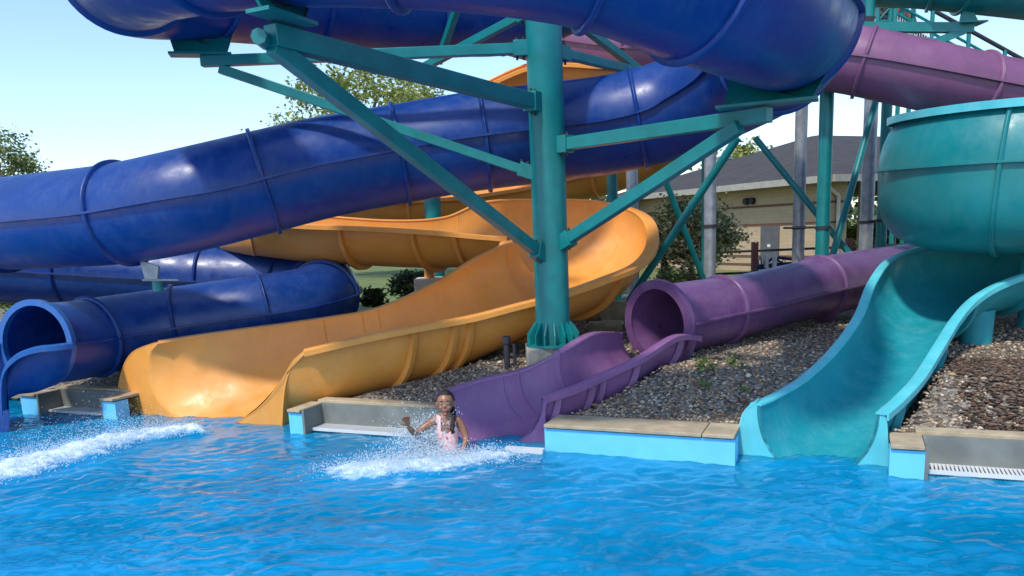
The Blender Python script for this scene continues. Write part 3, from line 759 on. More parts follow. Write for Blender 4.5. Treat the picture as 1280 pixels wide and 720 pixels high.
def colpt(py, side=0):
    p = P(690, py, 9.0); return V((cb.x + side * CR * .9, cb.y, p.z))
def arm(a, b, w, h, nm='arm'):
    m = MB(); m.bar(a, b, w, h); m.build(nm, M['steel'], colo, True, 30, .006)
    d = (b - a).normalized()                      # bolted plate at the column end
    m = MB(); m.bar(b - d * .16, b + d * .02, w + .03, h + .05); m.build('end_plate', M['steel'], colo, True, 30, .004)
    m = MB(); x = d.cross(V((0, 0, 1))).normalized()
    for k in (-.12, -.05):
        for z in (-1, 1): q = b + d * k + V((0, 0, z * (h * .5 + .03))); m.cyl(q - V((0, 0, .03)), q + V((0, 0, .03)), .014, n=6)
    m.build('bolts', M['steel_in'], colo, False)
def saddle(tip, tc, tr, plate_dir, wtop, wbot, nm='saddle'):
    """cradle plate between arm tip and tube bottom; tc = tube centre, tr = radius"""
    d = V(plate_dir).normalized(); t = d.cross(V((0, 0, 1))).normalized()
    pts = [tip - d * wbot, tip + d * wbot]
    for k in range(13):
        a = radians(-28) + radians(-124) * k / 12
        pts.append(tc + d * cos(a) * (tr + .01) * wtop + V((0, 0, sin(a) * (tr + .01))))
    m = MB(); m.prism([p - t * .012 for p in pts], t * .024); m.build(nm, M['steel'], colo, False)
    m = MB(); m.bar(tip - d * (wbot + .06) + V((0, 0, .01)), tip + d * (wbot + .06) + V((0, 0, .01)), .2, .025); m.build(nm + '_flange', M['steel'], colo, False)
def nearest(px, py, Y):
    q = P(px, py, Y); return min(range(len(ctr)), key=lambda i: (ctr[i] - q).length)
# front left arm
tipA = P(338, 44, 5.95)
arm(tipA - (colpt(127) - tipA).normalized() * .0, colpt(127, -.6) + V((0, -.12, 0)), .13, .15)
arm(tipA + V((.0, .02, -.06)), colpt(318, -.6) + V((0, -.12, 0)), .10, .12, 'brace')
m = MB(); m.cyl(tipA + V((-.05, -.12, -.03)), tipA + V((-.05, .1, -.03)), .055, n=8); m.build('end_cap', M['steel'], colo)
k = nearest(340, -104, 6.0); saddle(tipA + V((.1, 0, .1)), ctr[k], RB, fr[k][1], .9, .2)
# back left arm
tipB = P(252, 77, 9.2); arm(tipB, colpt(55, -1), .10, .11); arm(P(275, 86, 9.2), colpt(214, -1), .09, .10, 'brace')
k = nearest(255, -20, 9.3); saddle(tipB + V((0, 0, .06)), ctr[k], RB, V((1, .25, 0)), .8, .26)
# right arm
tipC = P(962, 143, 7.25); arm(tipC, colpt(181, .7) + V((0, -.1, 0)), .12, .13); arm(P(925, 158, 7.4), colpt(305, .7) + V((0, -.1, 0)), .11, .12, 'brace')
k = nearest(982, 28, 7.3); saddle(tipC + V((-.03, 0, .08)), ctr[k] , RB, fr[k][1], .85, .36)
# rear arms
arm(P(806, 92, 10.8), colpt(62, .9), .09, .10); arm(P(800, 88, 10.8), colpt(2, .8), .08, .09, 'brace')
arm(P(530, 84, 10.4), colpt(8, -.8), .08, .09, 'brace'); arm(P(548, 78, 10.9), P(578, -10, 10.2), .08, .09, 'strut')

# ---- other columns
def pole(px, pyb, Y, r, mat, ztop, label, group, clamp=None, lean=0, foot=True):
    b = P(px, pyb, Y); g = gzp(b); b = V((b.x, b.y, g))
    e = empty('support_pole', b, label, 'pole', group)
    m = MB(); m.cyl(b, V((b.x, b.y, ztop)), r, n=28); m.build('post', mat, e)
    if foot:
        m = MB(); m.cyl(b + V((0, 0, .001)), b + V((0, 0, .05)), r + .12, n=24); m.build('base_plate', mat, e)
        for k in range(8):
            a = 2 * pi * k / 8; d = V((cos(a), sin(a), 0)); t = V((-sin(a), cos(a), 0)) * .006
            m = MB(); m.prism([b + d * r + V((0, 0, .05)) - t, b + d * (r + .1) + V((0, 0, .05)) - t, b + d * r + V((0, 0, .25)) - t], t * 2); m.build('gusset', mat, e, False)
    for z in (clamp or []):
        p = P(px, z, Y); m = MB(); m.cyl(V((b.x, b.y, p.z - .02)), V((b.x, b.y, p.z + .03)), r + .015, n=24); m.build('clamp_band', M['dark'], e)
    return e, b
G1 = 'galvanised grey poles behind the slides'; G2 = 'teal poles holding up the upper slides'
def zt(px, py, Y): return P(px, py, Y).z
pole(792, 376, 14.5, .105, M['galv'], zt(792, 160, 14.5), 'grey pole just right of the orange slide curve', G1)
pole(887, 370, 13.6, .1, M['galv'], zt(887, 150, 13.6), 'grey pole in front of the flowering bush', G1, [283])
pole(997, 340, 13.8, .1, M['galv'], zt(997, 110, 13.8), 'grey pole left of the teal pole in front of the building door', G1, [285])
pole(1081, 330, 15.0, .12, M['galv'], zt(1083, 110, 15.0), 'grey pole near the corner of the teal bowl', G1, [278])
pole(880, 350, 14.2, .05, M['steel'], zt(880, 170, 14.2), 'thin teal pole beside the grey pole at the bush', G2)
pole(1027, 335, 12.2, .10, M['steel'], zt(1029, 80, 12.2), 'teal pole carrying the mauve tube in front of the building', G2, [285])
pole(1100, 330, 14.5, .09, M['steel'], zt(1103, 100, 14.5), 'teal pole partly hidden behind the edge of the teal bowl', G2, [276])
pole(768, 385, 15.2, .1, M['steel'], zt(768, 30, 15.2), 'teal pole rising behind the orange slide curve', G2)
pole(547, 360, 14.8, .15, M['steel'], zt(547, 150, 14.8), 'teal pole behind the orange troughs left of the column', G2)
def strut(a, b, r, label):
    m = MB(); m.cyl(a, b, r, n=12); o = m.build('diagonal_brace', M['steel'], None); tag(o, label, 'brace', 'teal diagonal braces between the background poles'); return o
strut(P(944, 172, 13.6), P(1068, 325, 12.9), .05, 'teal brace slanting down right from under the blue tube')
strut(P(1097, 118, 13.8), P(1038, 330, 12.6), .055, 'teal brace leaning from the mauve tube down to the purple tube')
strut(P(922, 172, 10.9), P(786, 376, 12.0), .055, 'long teal brace running from the blue tube down beside the orange curve')
strut(P(832, 226, 13.0), P(882, 356, 13.6), .05, 'teal brace crossing the long brace in front of the bush')
# purple slide leg, teal slide leg + footings
def leg_foot(px, pyt, pyb, Y, w, lab, mat, r=.09):
    a = P(px, pyt, Y); b = P(px, pyb, Y); g = gzp(b)
    o = MB().box((b.x, b.y, (b.z + g - .1) / 2), (w, w * .85, b.z - g + .1)).build('concrete_footing', M['conc'], None, True, 30, .02); tag(o, lab, 'footing', 'concrete footings on the gravel bank')
    return a, b
a, b = leg_foot(1032, 385, 411, 11.8, .42, 'low concrete footing under the purple tube leg', M['purple'])
m = MB(); m.cyl(b, a + V((0, 0, .1)), .10, .22, n=24); m.build('support_leg', M['purple'], purple)
a, b = leg_foot(1219, 398, 440, 9.3, .42, 'square concrete footing under the teal slide leg', M['teal'])
m = MB(); m.cyl(b, a + V((0, 0, .1)), .16, .2, n=24); m.build('support_leg', M['teal'], teal)
b = P(1272, 411, 10.3); g = gzp(b); o = MB().box((b.x, b.y, (b.z + g) / 2 - .05), (.75, .5, b.z - g + .1)).build('concrete_footing', M['conc'], None, True, 30, .02); tag(o, 'wide concrete footing at the right frame edge behind the teal leg', 'footing')
m = MB(); m.cyl(V((b.x + .1, b.y, b.z)), V((b.x + .1, b.y, b.z + 1.1)), .1); m.build('support_leg', M['teal'], teal)
b = P(537, 347, 14.0); g = gzp(b); o = MB().box((b.x, b.y, (b.z + g) / 2 - .05), (.5, .5, b.z - g + .1)).build('concrete_footing', M['white'], None, True, 30, .02); tag(o, 'pale concrete footing behind the orange rim left of the column', 'footing')
o = MB().cyl(V((b.x, b.y, b.z)), P(537, 318, 13.6), .09).build('support_leg', M['orange'], orange)
# small bracket post between the upper and lower blue tubes
a = P(186, 330, 9.6); b = P(198, 365, 10.3)
m = MB(); m.prism([P(174, 325, 9.6), P(198, 333, 9.6), P(196, 349, 9.6), P(181, 349, 9.6)], V((0, .05, 0))); m.build('cradle_plate', M['galv'], blue, False)
m = MB(); m.cyl(P(196, 349, 9.7), P(196, 349, 9.7) - V((0, 0, .14)), .06); m.build('cradle_post', M['steel'], blue)
m = MB(); m.bar(P(178, 350, 9.6), P(222, 350, 9.8), .12, .02); m.build('cradle_flange', M['galv'], blue, False)
# dark anchor post beside footing
p = P(634, 455, 9.2); p.z = gzp(p); m = MB(); m.cyl(p, p + V((0, 0, .38)), .035, n=12); m.cyl(p + V((0, 0, .30)), p + V((0, 0, .38)), .05, n=12); m.cyl(p + V((.09, .02, 0)), p + V((.09, .02, .28)), .02, n=10)
o = m.build('drain_standpipe', M['dark'], None); tag(o, 'short dark standpipe beside the central footing on the gravel', 'pipe')

# rocks
def rock(px, py, Y, sx, sy, sz, lab, mat):
    b = P(px, py, Y); bm = bmesh.new(); bmesh.ops.create_cube(bm, size=1); bmesh.ops.subdivide_edges(bm, edges=bm.edges, cuts=6, use_grid_fill=True)
    for v in bm.verts:
        q = v.co.copy(); l = max(abs(q.x), abs(q.y), abs(q.z)); r = q.normalized() * .5
        q = q.lerp(r, .35); q += V((noise.noise(q * 3 + V((px, 0, 0))), noise.noise(q * 3 + V((0, px, 0))), noise.noise(q * 3 + V((0, 0, px))))) * .12
        v.co = V((q.x * sx, q.y * sy, q.z * sz))
    me = bpy.data.meshes.new('boulder'); bm.to_mesh(me); bm.free(); o = link('boulder', me, mat, None, True, 40); o.location = (b.x, b.y, gzp(b) + sz * .38)
    return tag(o, lab, 'rock', 'tan boulders behind the column')
M['rock'] = basic('tan_limestone', (.42, .33, .18), .95, .25, 5, .8, 14)
rock(769, 404, 12.6, .42, .4, .42, 'tall tan boulder left of the purple tube opening', M['rock'])
rock(756, 412, 12.0, .55, .35, .16, 'flat tan rock lying below the tall boulder', M['rock'])
rock(738, 388, 13.2, .4, .35, .3, 'small tan rock next to the orange slide curve', M['rock'])
def dome(px, py, Y, r, lab):
    b = P(px, py, Y); g = gzp(b)
    e = empty('bollard', (b.x, b.y, g), lab, 'bollard', 'white capped bollards in the background')
    m = MB(); m.cyl((b.x, b.y, g - .05), (b.x, b.y, b.z), r * .55); m.build('post', M['conc'], e)
    v, f = ico(2); vs = [V((b.x, b.y, b.z + .02)) + V((x * r, y * r, z * r * .6)) for x, y, z in v]; obj('cap', vs, [tuple(q) for q in f], M['white'], e)
dome(746, 374, 14.2, .11, 'white capped bollard nearest the orange slide'); dome(782, 372, 14.4, .07, 'small white capped bollard left of the grey pole'); dome(838, 368, 14.5, .09, 'white capped bollard just above the purple tube')
# pale trough/bench
p = P(813, 368, 14.4); m = MB(); m.box((p.x, p.y, p.z), (.28, .3, .09)); 
for sx in (-.1, .1): m.box((p.x + sx, p.y, (p.z + gzp(p)) / 2 - .03), (.04, .25, p.z - gzp(p)))
o = m.build('bench', M['white'], None, True, 30, .02); tag(o, 'small pale bench behind the purple tube opening', 'bench')

# ================================================================== STAIRS at upper right
stt = empty('stair_tower', V((P(1130, 300, 20).x, 20, .6)), 'teal steel stairway with handrails rising behind the mauve tube', 'stairs')
def rl(a, b, r=.03, nm='handrail', mat=None): m = MB(); m.cyl(a, b, r, n=8); m.build(nm, mat or M['steel'], stt)
Ys = 18.0
top0, bot0 = P(1120, -3, Ys), P(1300, 96, Ys)
dz = V((0, 0, 1))
rl(top0 + dz * .15, bot0 + dz * .15, .045, 'handrail', M['dark']); rl(top0 - dz * .12, bot0 - dz * .12, .03); rl(top0 - dz * .3, bot0 - dz * .3, .03)
rl(top0 + V((0, 1.3, .15)), bot0 + V((0, 1.3, .15)), .04, 'handrail', M['dark'])
m = MB(); m.bar(top0 - dz * 1.15, bot0 - dz * 1.15, .06, .26); m.build('stringer', M['steel'], stt, False)
m = MB(); m.bar(top0 + V((0, 1.3, -1.15)), bot0 + V((0, 1.3, -1.15)), .06, .26); m.build('stringer', M['steel'], stt, False)
for k in range(22):
    c = top0.lerp(bot0, (k + .5) / 22) + V((0, .65, -1.05)); m = MB(); m.box(c, (.28, 1.25, .04)); m.build('tread', M['galv'], stt, False)
m = MB()
for k in range(60):
    c = top0.lerp(bot0, k / 59); m.cyl(c - dz * 1.0, c - dz * .3, .009, n=5)
for k in range(5): m.cyl(top0 - dz * (.42 + k * .14), bot0 - dz * (.42 + k * .14), .007, n=5)
m.build('mesh_panel', M['white'], stt, False)
for k in range(5): c = top0.lerp(bot0, k / 4); rl(c - dz * 1.15, c + dz * .15, .045, 'baluster')
for px in (1096, 1112, 1126, 1140):
    for yy in (Ys + .2, Ys + 1.6): a = P(px, 50, yy); rl(V((a.x, a.y, .6)), V((a.x, a.y, 8.5)), .05, 'tower_post')
for z in (4.6, 5.4, 6.2, 7.0):
    a = P(1096, 50, Ys + .2); b = P(1140, 50, Ys + .2); rl(V((a.x, a.y, z)), V((b.x, b.y, z)), .03, 'cross_rail')
    rl(V((a.x, a.y, z)), V((b.x, b.y, z + .8)), .02, 'cross_rail')
c = bot0 - dz * 1.2; rl(V((c.x, c.y, .6)), c, .08, 'tower_post'); c = c + V((0, 1.3, 0)); rl(V((c.x, c.y, .6)), c, .08, 'tower_post')
# green tube's bracket and arm, fixed to a pole
g = empty('slide_bracket', P(1095, 35, 12.6), 'teal cantilever bracket holding the green tube at the top right', 'bracket')
m = MB(); m.bar(P(1078, 34, 12.4), P(1216, 35, 12.2), .12, .13); m.build('arm', M['steel'], g, True, 30)
m = MB(); m.bar(P(1150, 60, 12.3), P(1206, 38, 12.2), .09, .1); m.build('brace', M['steel'], g, True, 30)
m = MB(); m.prism([P(1200, 28, 12.15), P(1224, 28, 12.15), P(1214, 8, 12.15), P(1204, 8, 12.15)], V((0, .03, 0))); m.bar(P(1198, 30, 12.2), P(1228, 29, 12.2), .3, .02); m.build('cradle', M['steel'], g, False)
b = P(1085, 34, 12.5); m = MB(); m.cyl(V((b.x, b.y, 4.2)), V((b.x, b.y, 6.5)), .09); m.build('post', M['steel'], g)
m = MB(); m.prism([P(1068, 20, 12.4), P(1095, 20, 12.4), P(1092, 27, 12.4), P(1078, 30, 12.4)], V((0, .3, 0))); m.build('clamp', M['dark'], g, False)

# ================================================================== FENCE wires/rails behind (cables at clamp height)
def rail(pts, r, label, name='guy_cable', mat=None):
    m = MB()
    for a, b in zip(pts[:-1], pts[1:]): m.cyl(a, b, r, n=6)
    o = m.build(name, mat or M['dark'], None); tag(o, label, 'cable')
rail([P(980, 285, 13.8), P(1027, 284, 12.2)], .02, 'thin dark cable joining the grey pole and teal pole')
rail([P(1080, 277, 15.0), P(1120, 274, 14.5)], .02, 'thin dark cable from the corner grey pole to the bowl')
# post and rail fence in front of building
fe = empty('rail_fence', P(942, 345, 17), 'low dark red rail fence in front of the brick building', 'fence')
for px in (830, 943, 1060, 1180):
    b = P(px, 345, 17); m = MB(); m.box((b.x, b.y, gzp(b) + .5), (.12, .12, 1.1)); m.build('fence_post', basic('fence_red', (.045, .013, .016), .8) if 'fr' not in M else M['fr'], fe)
m = MB(); a = P(820, 300, 17); b = P(1200, 300, 17); m.bar(V((a.x, 17, 1.05)), V((b.x, 17, 1.05)), .03, .05); m.bar(V((a.x, 17, 1.5)), V((b.x, 17, 1.5)), .03, .05); m.build('rail', M['dark'], fe, False)

# ================================================================== BUILDING
def brick():
    m, nt, b = newmat('tan_brick'); tc = N(nt, 'ShaderNodeTexCoord')
    sp = N(nt, 'ShaderNodeSeparateXYZ'); lnk(nt, tc.outputs['Object'], sp.inputs[0])
    ad = N(nt, 'ShaderNodeMath', operation='ADD'); lnk(nt, sp.outputs[0], ad.inputs[0]); lnk(nt, sp.outputs[1], ad.inputs[1])
    cm = N(nt, 'ShaderNodeCombineXYZ'); lnk(nt, ad.outputs[0], cm.inputs[0]); lnk(nt, sp.outputs[2], cm.inputs[1])
    br = N(nt, 'ShaderNodeTexBrick', Scale=1.0); br.inputs['Brick Width'].default_value = .3; br.inputs['Row Height'].default_value = .1; br.inputs['Mortar Size'].default_value = .006
    br.inputs['Color1'].default_value = (.50, .37, .235, 1); br.inputs['Color2'].default_value = (.45, .33, .21, 1); br.inputs['Mortar'].default_value = (.38, .30, .21, 1)
    lnk(nt, cm.outputs[0], br.inputs['Vector']); lnk(nt, br.outputs['Color'], b.inputs['Base Color']); b.inputs['Roughness'].default_value = .9
    return m
M['brick'] = brick(); M['band'] = basic('brown_brick_band', (.16, .07, .04), .9)
def shingle():
    m, nt, b = newmat('grey_shingles'); tc = N(nt, 'ShaderNodeTexCoord')
    br = N(nt, 'ShaderNodeTexBrick', Scale=1.0); br.inputs['Brick Width'].default_value = .35; br.inputs['Row Height'].default_value = .16; br.inputs['Mortar Size'].default_value = .01
    br.inputs['Color1'].default_value = (.065, .06, .06, 1); br.inputs['Color2'].default_value = (.045, .042, .042, 1); br.inputs['Mortar'].default_value = (.03, .03, .03, 1)
    lnk(nt, tc.outputs['Object'], br.inputs['Vector']); lnk(nt, br.outputs['Color'], b.inputs['Base Color']); b.inputs['Roughness'].default_value = .95
    return m
CO = P(1037, 300, 22); CO.z = .6
BD = V((-.48, 1, 0)).normalized(); BR = V((1, .48, 0)).normalized()       # back-left run, back-right run
bl = empty('building', CO, 'low tan brick building with brown bands and a dark hipped roof', 'building')
ze = 3.15; Ll, Lr = 10.5, 14.0
def bp(a, b, z): return V((CO.x, CO.y, 0)) + BD * a + BR * b + V((0, 0, z))
dA, dB_ = 3.55, 4.35
m = MB()
m.prism([bp(0, 0, .4), bp(Ll, 0, .4), bp(Ll, .3, .4), bp(0, .3, .4)], V((0, 0, ze - .4)))
m.prism([bp(0.3, .3, .4), bp(Ll, .3, .4), bp(Ll, 3.2, .4), bp(4, 3.2, .4), bp(4, .9, .4), bp(.3, .9, .4)], V((0, 0, ze - .4)))
m.build('wall', M['brick'], bl, False)
m = MB(); m.prism([bp(0, .3, .4), bp(.3, .3, .4), bp(.3, .62, .4), bp(0, .62, .4)], V((0, 0, ze - .4))); m.build('wall', M['brick'], bl, False)
m = MB(); m.prism([bp(0, 5, .4), bp(.35, 5, .4), bp(.35, 5.35, .4), bp(0, 5.35, .4)], V((0, 0, ze - .4))); m.prism([bp(0, 1.25, .4), bp(.2, 1.25, .4), bp(.2, 1.45, .4), bp(0, 1.45, .4)], V((0, 0, ze - .4))); m.build('porch_pier', M['brick'], bl, False)
for z in (2.52, 1.98, 1.05, .8):
    m = MB(); m.prism([bp(-.02, -.02, z), bp(Ll, -.02, z), bp(Ll, .1, z), bp(-.02, .1, z)], V((0, 0, .06))); m.build('brick_band', M['band'], bl, False)
    m = MB(); m.prism([bp(-.02, .1, z), bp(.1, .1, z), bp(.1, .6, z), bp(-.02, .6, z)], V((0, 0, .06))); m.build('brick_band', M['band'], bl, False)
d = (P(975, 300, 24) - CO); dm = basic('door_grey', (.10, .10, .11), .6)
m = MB(); m.prism([bp(1.85, -.03, .5), bp(2.6, -.03, .5), bp(2.6, .0, .5), bp(1.85, .0, .5)], V((0, 0, 1.46))); dr = m.build('door', dm, bl, False)
m = MB(); m.prism([bp(2.18, -.04, 1.35), bp(2.3, -.04, 1.35), bp(2.3, -.032, 1.35), bp(2.18, -.032, 1.35)], V((0, 0, .08))); m.build('notice', M['white'], dr, False)
m = MB(); m.cyl(bp(2.95, -.12, 2.72), bp(2.95, .0, 2.72), .1); m.cyl(bp(3.2, -.12, 2.72), bp(3.2, 0, 2.72), .1); m.build('wall_light', M['dark'], bl)
O = .6; e = [bp(-O, -O, ze), bp(Ll + O, -O, ze), bp(Ll + O, Lr + O, ze), bp(-O, Lr + O, ze)]
rt = [bp(5.1, 4.8, 4.95), bp(5.1, Lr - 5, 4.95), bp(5.4, Lr - 5, 4.95), bp(5.4, 4.8, 4.95)]
m = MB(); m.add(e + rt, [(0, 1, 7, 4), (3, 0, 4, 5), (2, 3, 5, 6), (1, 2, 6, 7), (4, 7, 6, 5), (0, 3, 2, 1)]); m.build('roof', shingle(), bl, False)
m = MB()
for i in range(4): a, b = e[i], e[(i + 1) % 4]; m.bar(a + V((0, 0, -.02)), b + V((0, 0, -.02)), .1, .18)
m.build('gutter', basic('cream_gutter', (.36, .34, .29), .6), bl, False)
m = MB(); m.cyl(bp(-.05, -.3, ze - .1), bp(-.08, .2, 2.7), .05, n=8); m.cyl(bp(-.08, .2, 2.7), bp(-.08, .2, .6), .05, n=8); m.build('downspout', basic('cream_gutter', (.6, .56, .5), .5), bl)
m = MB(); c = bp(8.0, 3.2, 3.9); m.cyl(c, c + V((0, 0, .5)), .22); m.cyl(c + V((0, 0, .5)), c + V((0, 0, .62)), .3); m.build('roof_vent', M['galv'], bl)

# blue parasol past the porch
um = empty('umbrella', P(1116, 310, 27), 'blue umbrella in front of bright greenery beyond the porch', 'umbrella')
c = P(1119, 290, 27); n = 8; vs = [c + V((0, 0, .42))] + [c + V((cos(2 * pi * k / n) * .6, sin(2 * pi * k / n) * .6, -.08)) for k in range(n)] 
obj('canopy', vs, [(0, 1 + k, 1 + (k + 1) % n) for k in range(n)], basic('blue_canvas', (.01, .12, .7), .7), um, False)
m = MB(); m.cyl(V((c.x, c.y, .6)), c + V((0, 0, .42)), .025); m.build('pole', M['galv'], um)

# ================================================================== TREES
def tree(name, base, h, crown, nl, size, leaf, label, cat='tree', group=None, trunk=True, tr=.18, clusters=70, cs=.5, droop=0):
    """crown = (cx,cy,cz,rx,ry,rz) offsets relative to base"""
    e = empty(name, base, label, cat, group); cx, cy, cz, rx, ry, rz = crown; cc = base + V((cx, cy, cz)); cent = []
    cl = []
    for i in range(clusters):
        while True:
            q = V((random.uniform(-1, 1), random.uniform(-1, 1), random.uniform(-1, 1)))
            if .15 < q.length < 1: break
        if q.length < .55: q = q * (.7 / q.length)
        k = .75 + .5 * noise.noise(q * 1.6 + base)
        cl.append(cc + V((q.x * rx, q.y * ry, q.z * rz)) * 1.0 * k if False else cc + V((q.x * rx * k, q.y * ry * k, q.z * rz * k)))
    for i in range(nl):
        c = random.choice(cl); s = cs * random.uniform(.5, 1.2)
        cent.append((c.x + random.gauss(0, s), c.y + random.gauss(0, s), c.z + random.gauss(0, s * .6)))
    leaves('crown', cent, size, leaf, e, droop=droop)
    if trunk:
        m = MB(); top = cc + V((0, 0, rz * .3)); p = base - V((0, 0, .1)); segs = 6
        for k in range(segs):
            q = base.lerp(top, (k + 1) / segs) + V((random.gauss(0, .08), random.gauss(0, .08), 0)) * tr * 4
            m.cyl(p, q, tr * (1 - k / segs * .75), tr * (1 - (k + 1) / segs * .75), n=10, cap=False); p = q
        for c in random.sample(cl, min(len(cl), 30)):
            s0 = base.lerp(top, random.uniform(.4, .95)); mid = s0.lerp(c, .5) + V((0, 0, -.08 * (c - s0).length))
            m.cyl(s0, mid, tr * .3, tr * .18, n=6, cap=False); m.cyl(mid, c, tr * .18, tr * .05, n=6, cap=False)
        m.build('trunk', M['bark'], e)
    return e
def gb(px, py, Y): p = P(px, py, Y); p.z = .62; return p
def crown_from(px, pyt, pyb, w, Y, base):
    t = P(px, pyt, Y); b = P(px, pyb, Y); c = (t + b) / 2 - base; return (c.x, 0, c.z, w / F * Y / 2, w / F * Y / 2, (t.z - b.z) / 2)
T30 = gb(400, 300, 30)
tree('deciduous_tree', T30, 9, crown_from(475, 52, 245, 300, 30, T30), 17000, .17, M['leaf_yellow'], 'yellow green tree showing above the blue tube left of the column', clusters=130, cs=.33, tr=.2)
b = gb(370, 300, 31); tree('deciduous_tree', b, 7, crown_from(375, 132, 250, 120, 31, b), 5000, .16, M['leaf_yellow'], 'lower yellow green tree at the left of the tree behind the blue tube', clusters=40, cs=.4, tr=.15)
b = gb(10, 300, 26); tree('deciduous_tree', b, 6, crown_from(0, 150, 290, 120, 26, b), 5500, .13, M['leaf'], 'grey green tree at the left frame edge above the blue tube', clusters=60, cs=.27, tr=.1)
b = gb(1300, 300, 30); tree('deciduous_tree', b, 9, crown_from(1310, 48, 240, 100, 30, b), 3600, .22, M['leaf'], 'green tree at the right frame edge beyond the stairway', clusters=40, cs=.4)
b = gb(622, 300, 40); tree('deciduous_tree', b, 9, crown_from(622, 92, 200, 22, 40, b), 1200, .22, M['leaf_yellow'], 'small distant treetop beside the orange flume at upper centre', clusters=20, cs=.3, tr=.1)
b = gb(930, 300, 40); tree('deciduous_tree', b, 8, crown_from(925, 178, 260, 60, 40, b), 2600, .24, M['leaf_yellow'], 'yellow green tree behind the dark roof under the blue tube', clusters=26, cs=.4)
b = gb(740, 300, 30); tree('deciduous_tree', b, 5, crown_from(735, 228, 330, 90, 30, b), 3500, .2, M['leaf_dark'], 'dark tree behind the orange slide curve and column', clusters=36, cs=.4)
b = gb(865, 370, 15.6); tree('flowering_bush', b, 3, crown_from(866, 236, 356, 150, 15.6, b), 11000, .085, M['leaf_cream'], 'large bush with cream blossoms in front of the brick building', 'bush', clusters=110, cs=.15, tr=.05)
b = gb(845, 372, 14.9); tree('shrub', b, .6, crown_from(848, 338, 372, 90, 14.9, b), 3000, .07, M['leaf'], 'low green hedge at the foot of the flowering bush', 'bush', trunk=False, clusters=40, cs=.10)
b = gb(507, 368, 16.5); tree('shrub', b, .8, crown_from(515, 330, 380, 60, 16.5, b), 3500, .09, M['leaf_dark'], 'dark evergreen shrub under the orange trough', 'bush', trunk=False, clusters=40, cs=.11)
b = gb(465, 385, 13.6); tree('shrub', b, .4, crown_from(467, 358, 385, 36, 13.6, b), 1200, .09, M['leaf_dark'], 'small spiky dark shrub on the lawn right of the blue elbow', 'bush', trunk=False, clusters=18, cs=.06)
for i, (px, w, lab) in enumerate([(1065, 46, 'sunlit yellow green bush seen through the porch beside the downspout'), (1100, 40, 'sunlit yellow green bush seen beneath the blue umbrella'), (1135, 46, 'sunlit bush mostly hidden by the teal bowl')]):
    b = gb(px, 320, 30); tree('shrub', b, 2, crown_from(px, 276, 330, w, 30, b), 2200, .14, M['leaf_yellow'], lab, 'bush', 'bright bushes beyond the porch', trunk=False, clusters=26, cs=.2)
hd = []
for i in range(9000):
    x = random.uniform(-60, 70); y = 62 + random.gauss(0, 2); z = .6 + abs(random.gauss(0, 1)) * 1.5 * (1 + .6 * noise.noise(V((x * .15, 0, 0)))); hd.append((x, y, z))
o = leaves('treeline', hd, .9, M['leaf_dark']); tag(o, 'distant dark treeline along the horizon', 'trees', kind='stuff')
# low dark plants at left behind the blue exit
for i, px in enumerate((12, 80)):
    b = gb(px, 372, 17); tree('shrub', b, .6, crown_from(px, 366, 384, 60, 17, b), 1300, .08, M['leaf'], ['low shrub at the left edge just above the blue tube opening', 'low shrub between the two blue tubes near the left edge'][i], 'bush', trunk=False, clusters=20, cs=.09)

# cars beyond the lawn
def car(px, Y, col, lab, rot=.15):
    b = gb(px, 345, Y); mt = basic('car_paint', col, .25, .03, coat=.5); gl = M['glass'] if 'glass' in M else M.setdefault('glass', basic('car_glass', (.02, .03, .04), .08))
    e = empty('parked_car', b, lab, 'car', 'cars parked beyond the lawn'); L = 2.2
    prof = [(-2.2, .25), (-2.2, .8), (-1.9, .92), (-1.35, .95), (-.7, 1.42), (.6, 1.45), (1.3, .98), (2.05, .85), (2.2, .6), (2.2, .25)]
    R_ = Matrix.Rotation(rot, 4, 'Z')
    m = MB(); m.prism([b + R_ @ V((x, -.85, z)) for x, z in prof], R_ @ V((0, 1.7, 0))); m.build('body', mt, e, True, 25, .04)
    for a in (((-1.2, .98), (-.7, 1.34), (-.1, 1.36), (-.1, .98)), ((0, .98), (0, 1.36), (.55, 1.36), (1.1, .98))):
        m = MB(); m.prism([b + R_ @ V((x, -.87, z)) for x, z in a], R_ @ V((0, .01, 0))); m.build('side_window', gl, e, False)
    for x in (-1.4, 1.35):
        for y in (-.88, .68):
            m = MB(); m.cyl(b + R_ @ V((x, y, .32)), b + R_ @ V((x, y + .2, .32)), .32, n=20); w = m.build('wheel', M['dark'], e)
            m = MB(); m.cyl(b + R_ @ V((x, y - .01, .32)), b + R_ @ V((x, y + .01, .32)), .18, n=14); m.build('rim', M['galv'], w)
car(440, 44, (.6, .62, .65), 'silver parked car behind the lawn nearest the blue elbow'); car(474, 46, (.1, .2, .45), 'blue parked car behind the lawn left of the dark shrub', .1); car(418, 52, (.7, .7, .7), 'white parked car farthest back above the blue elbow', .2)

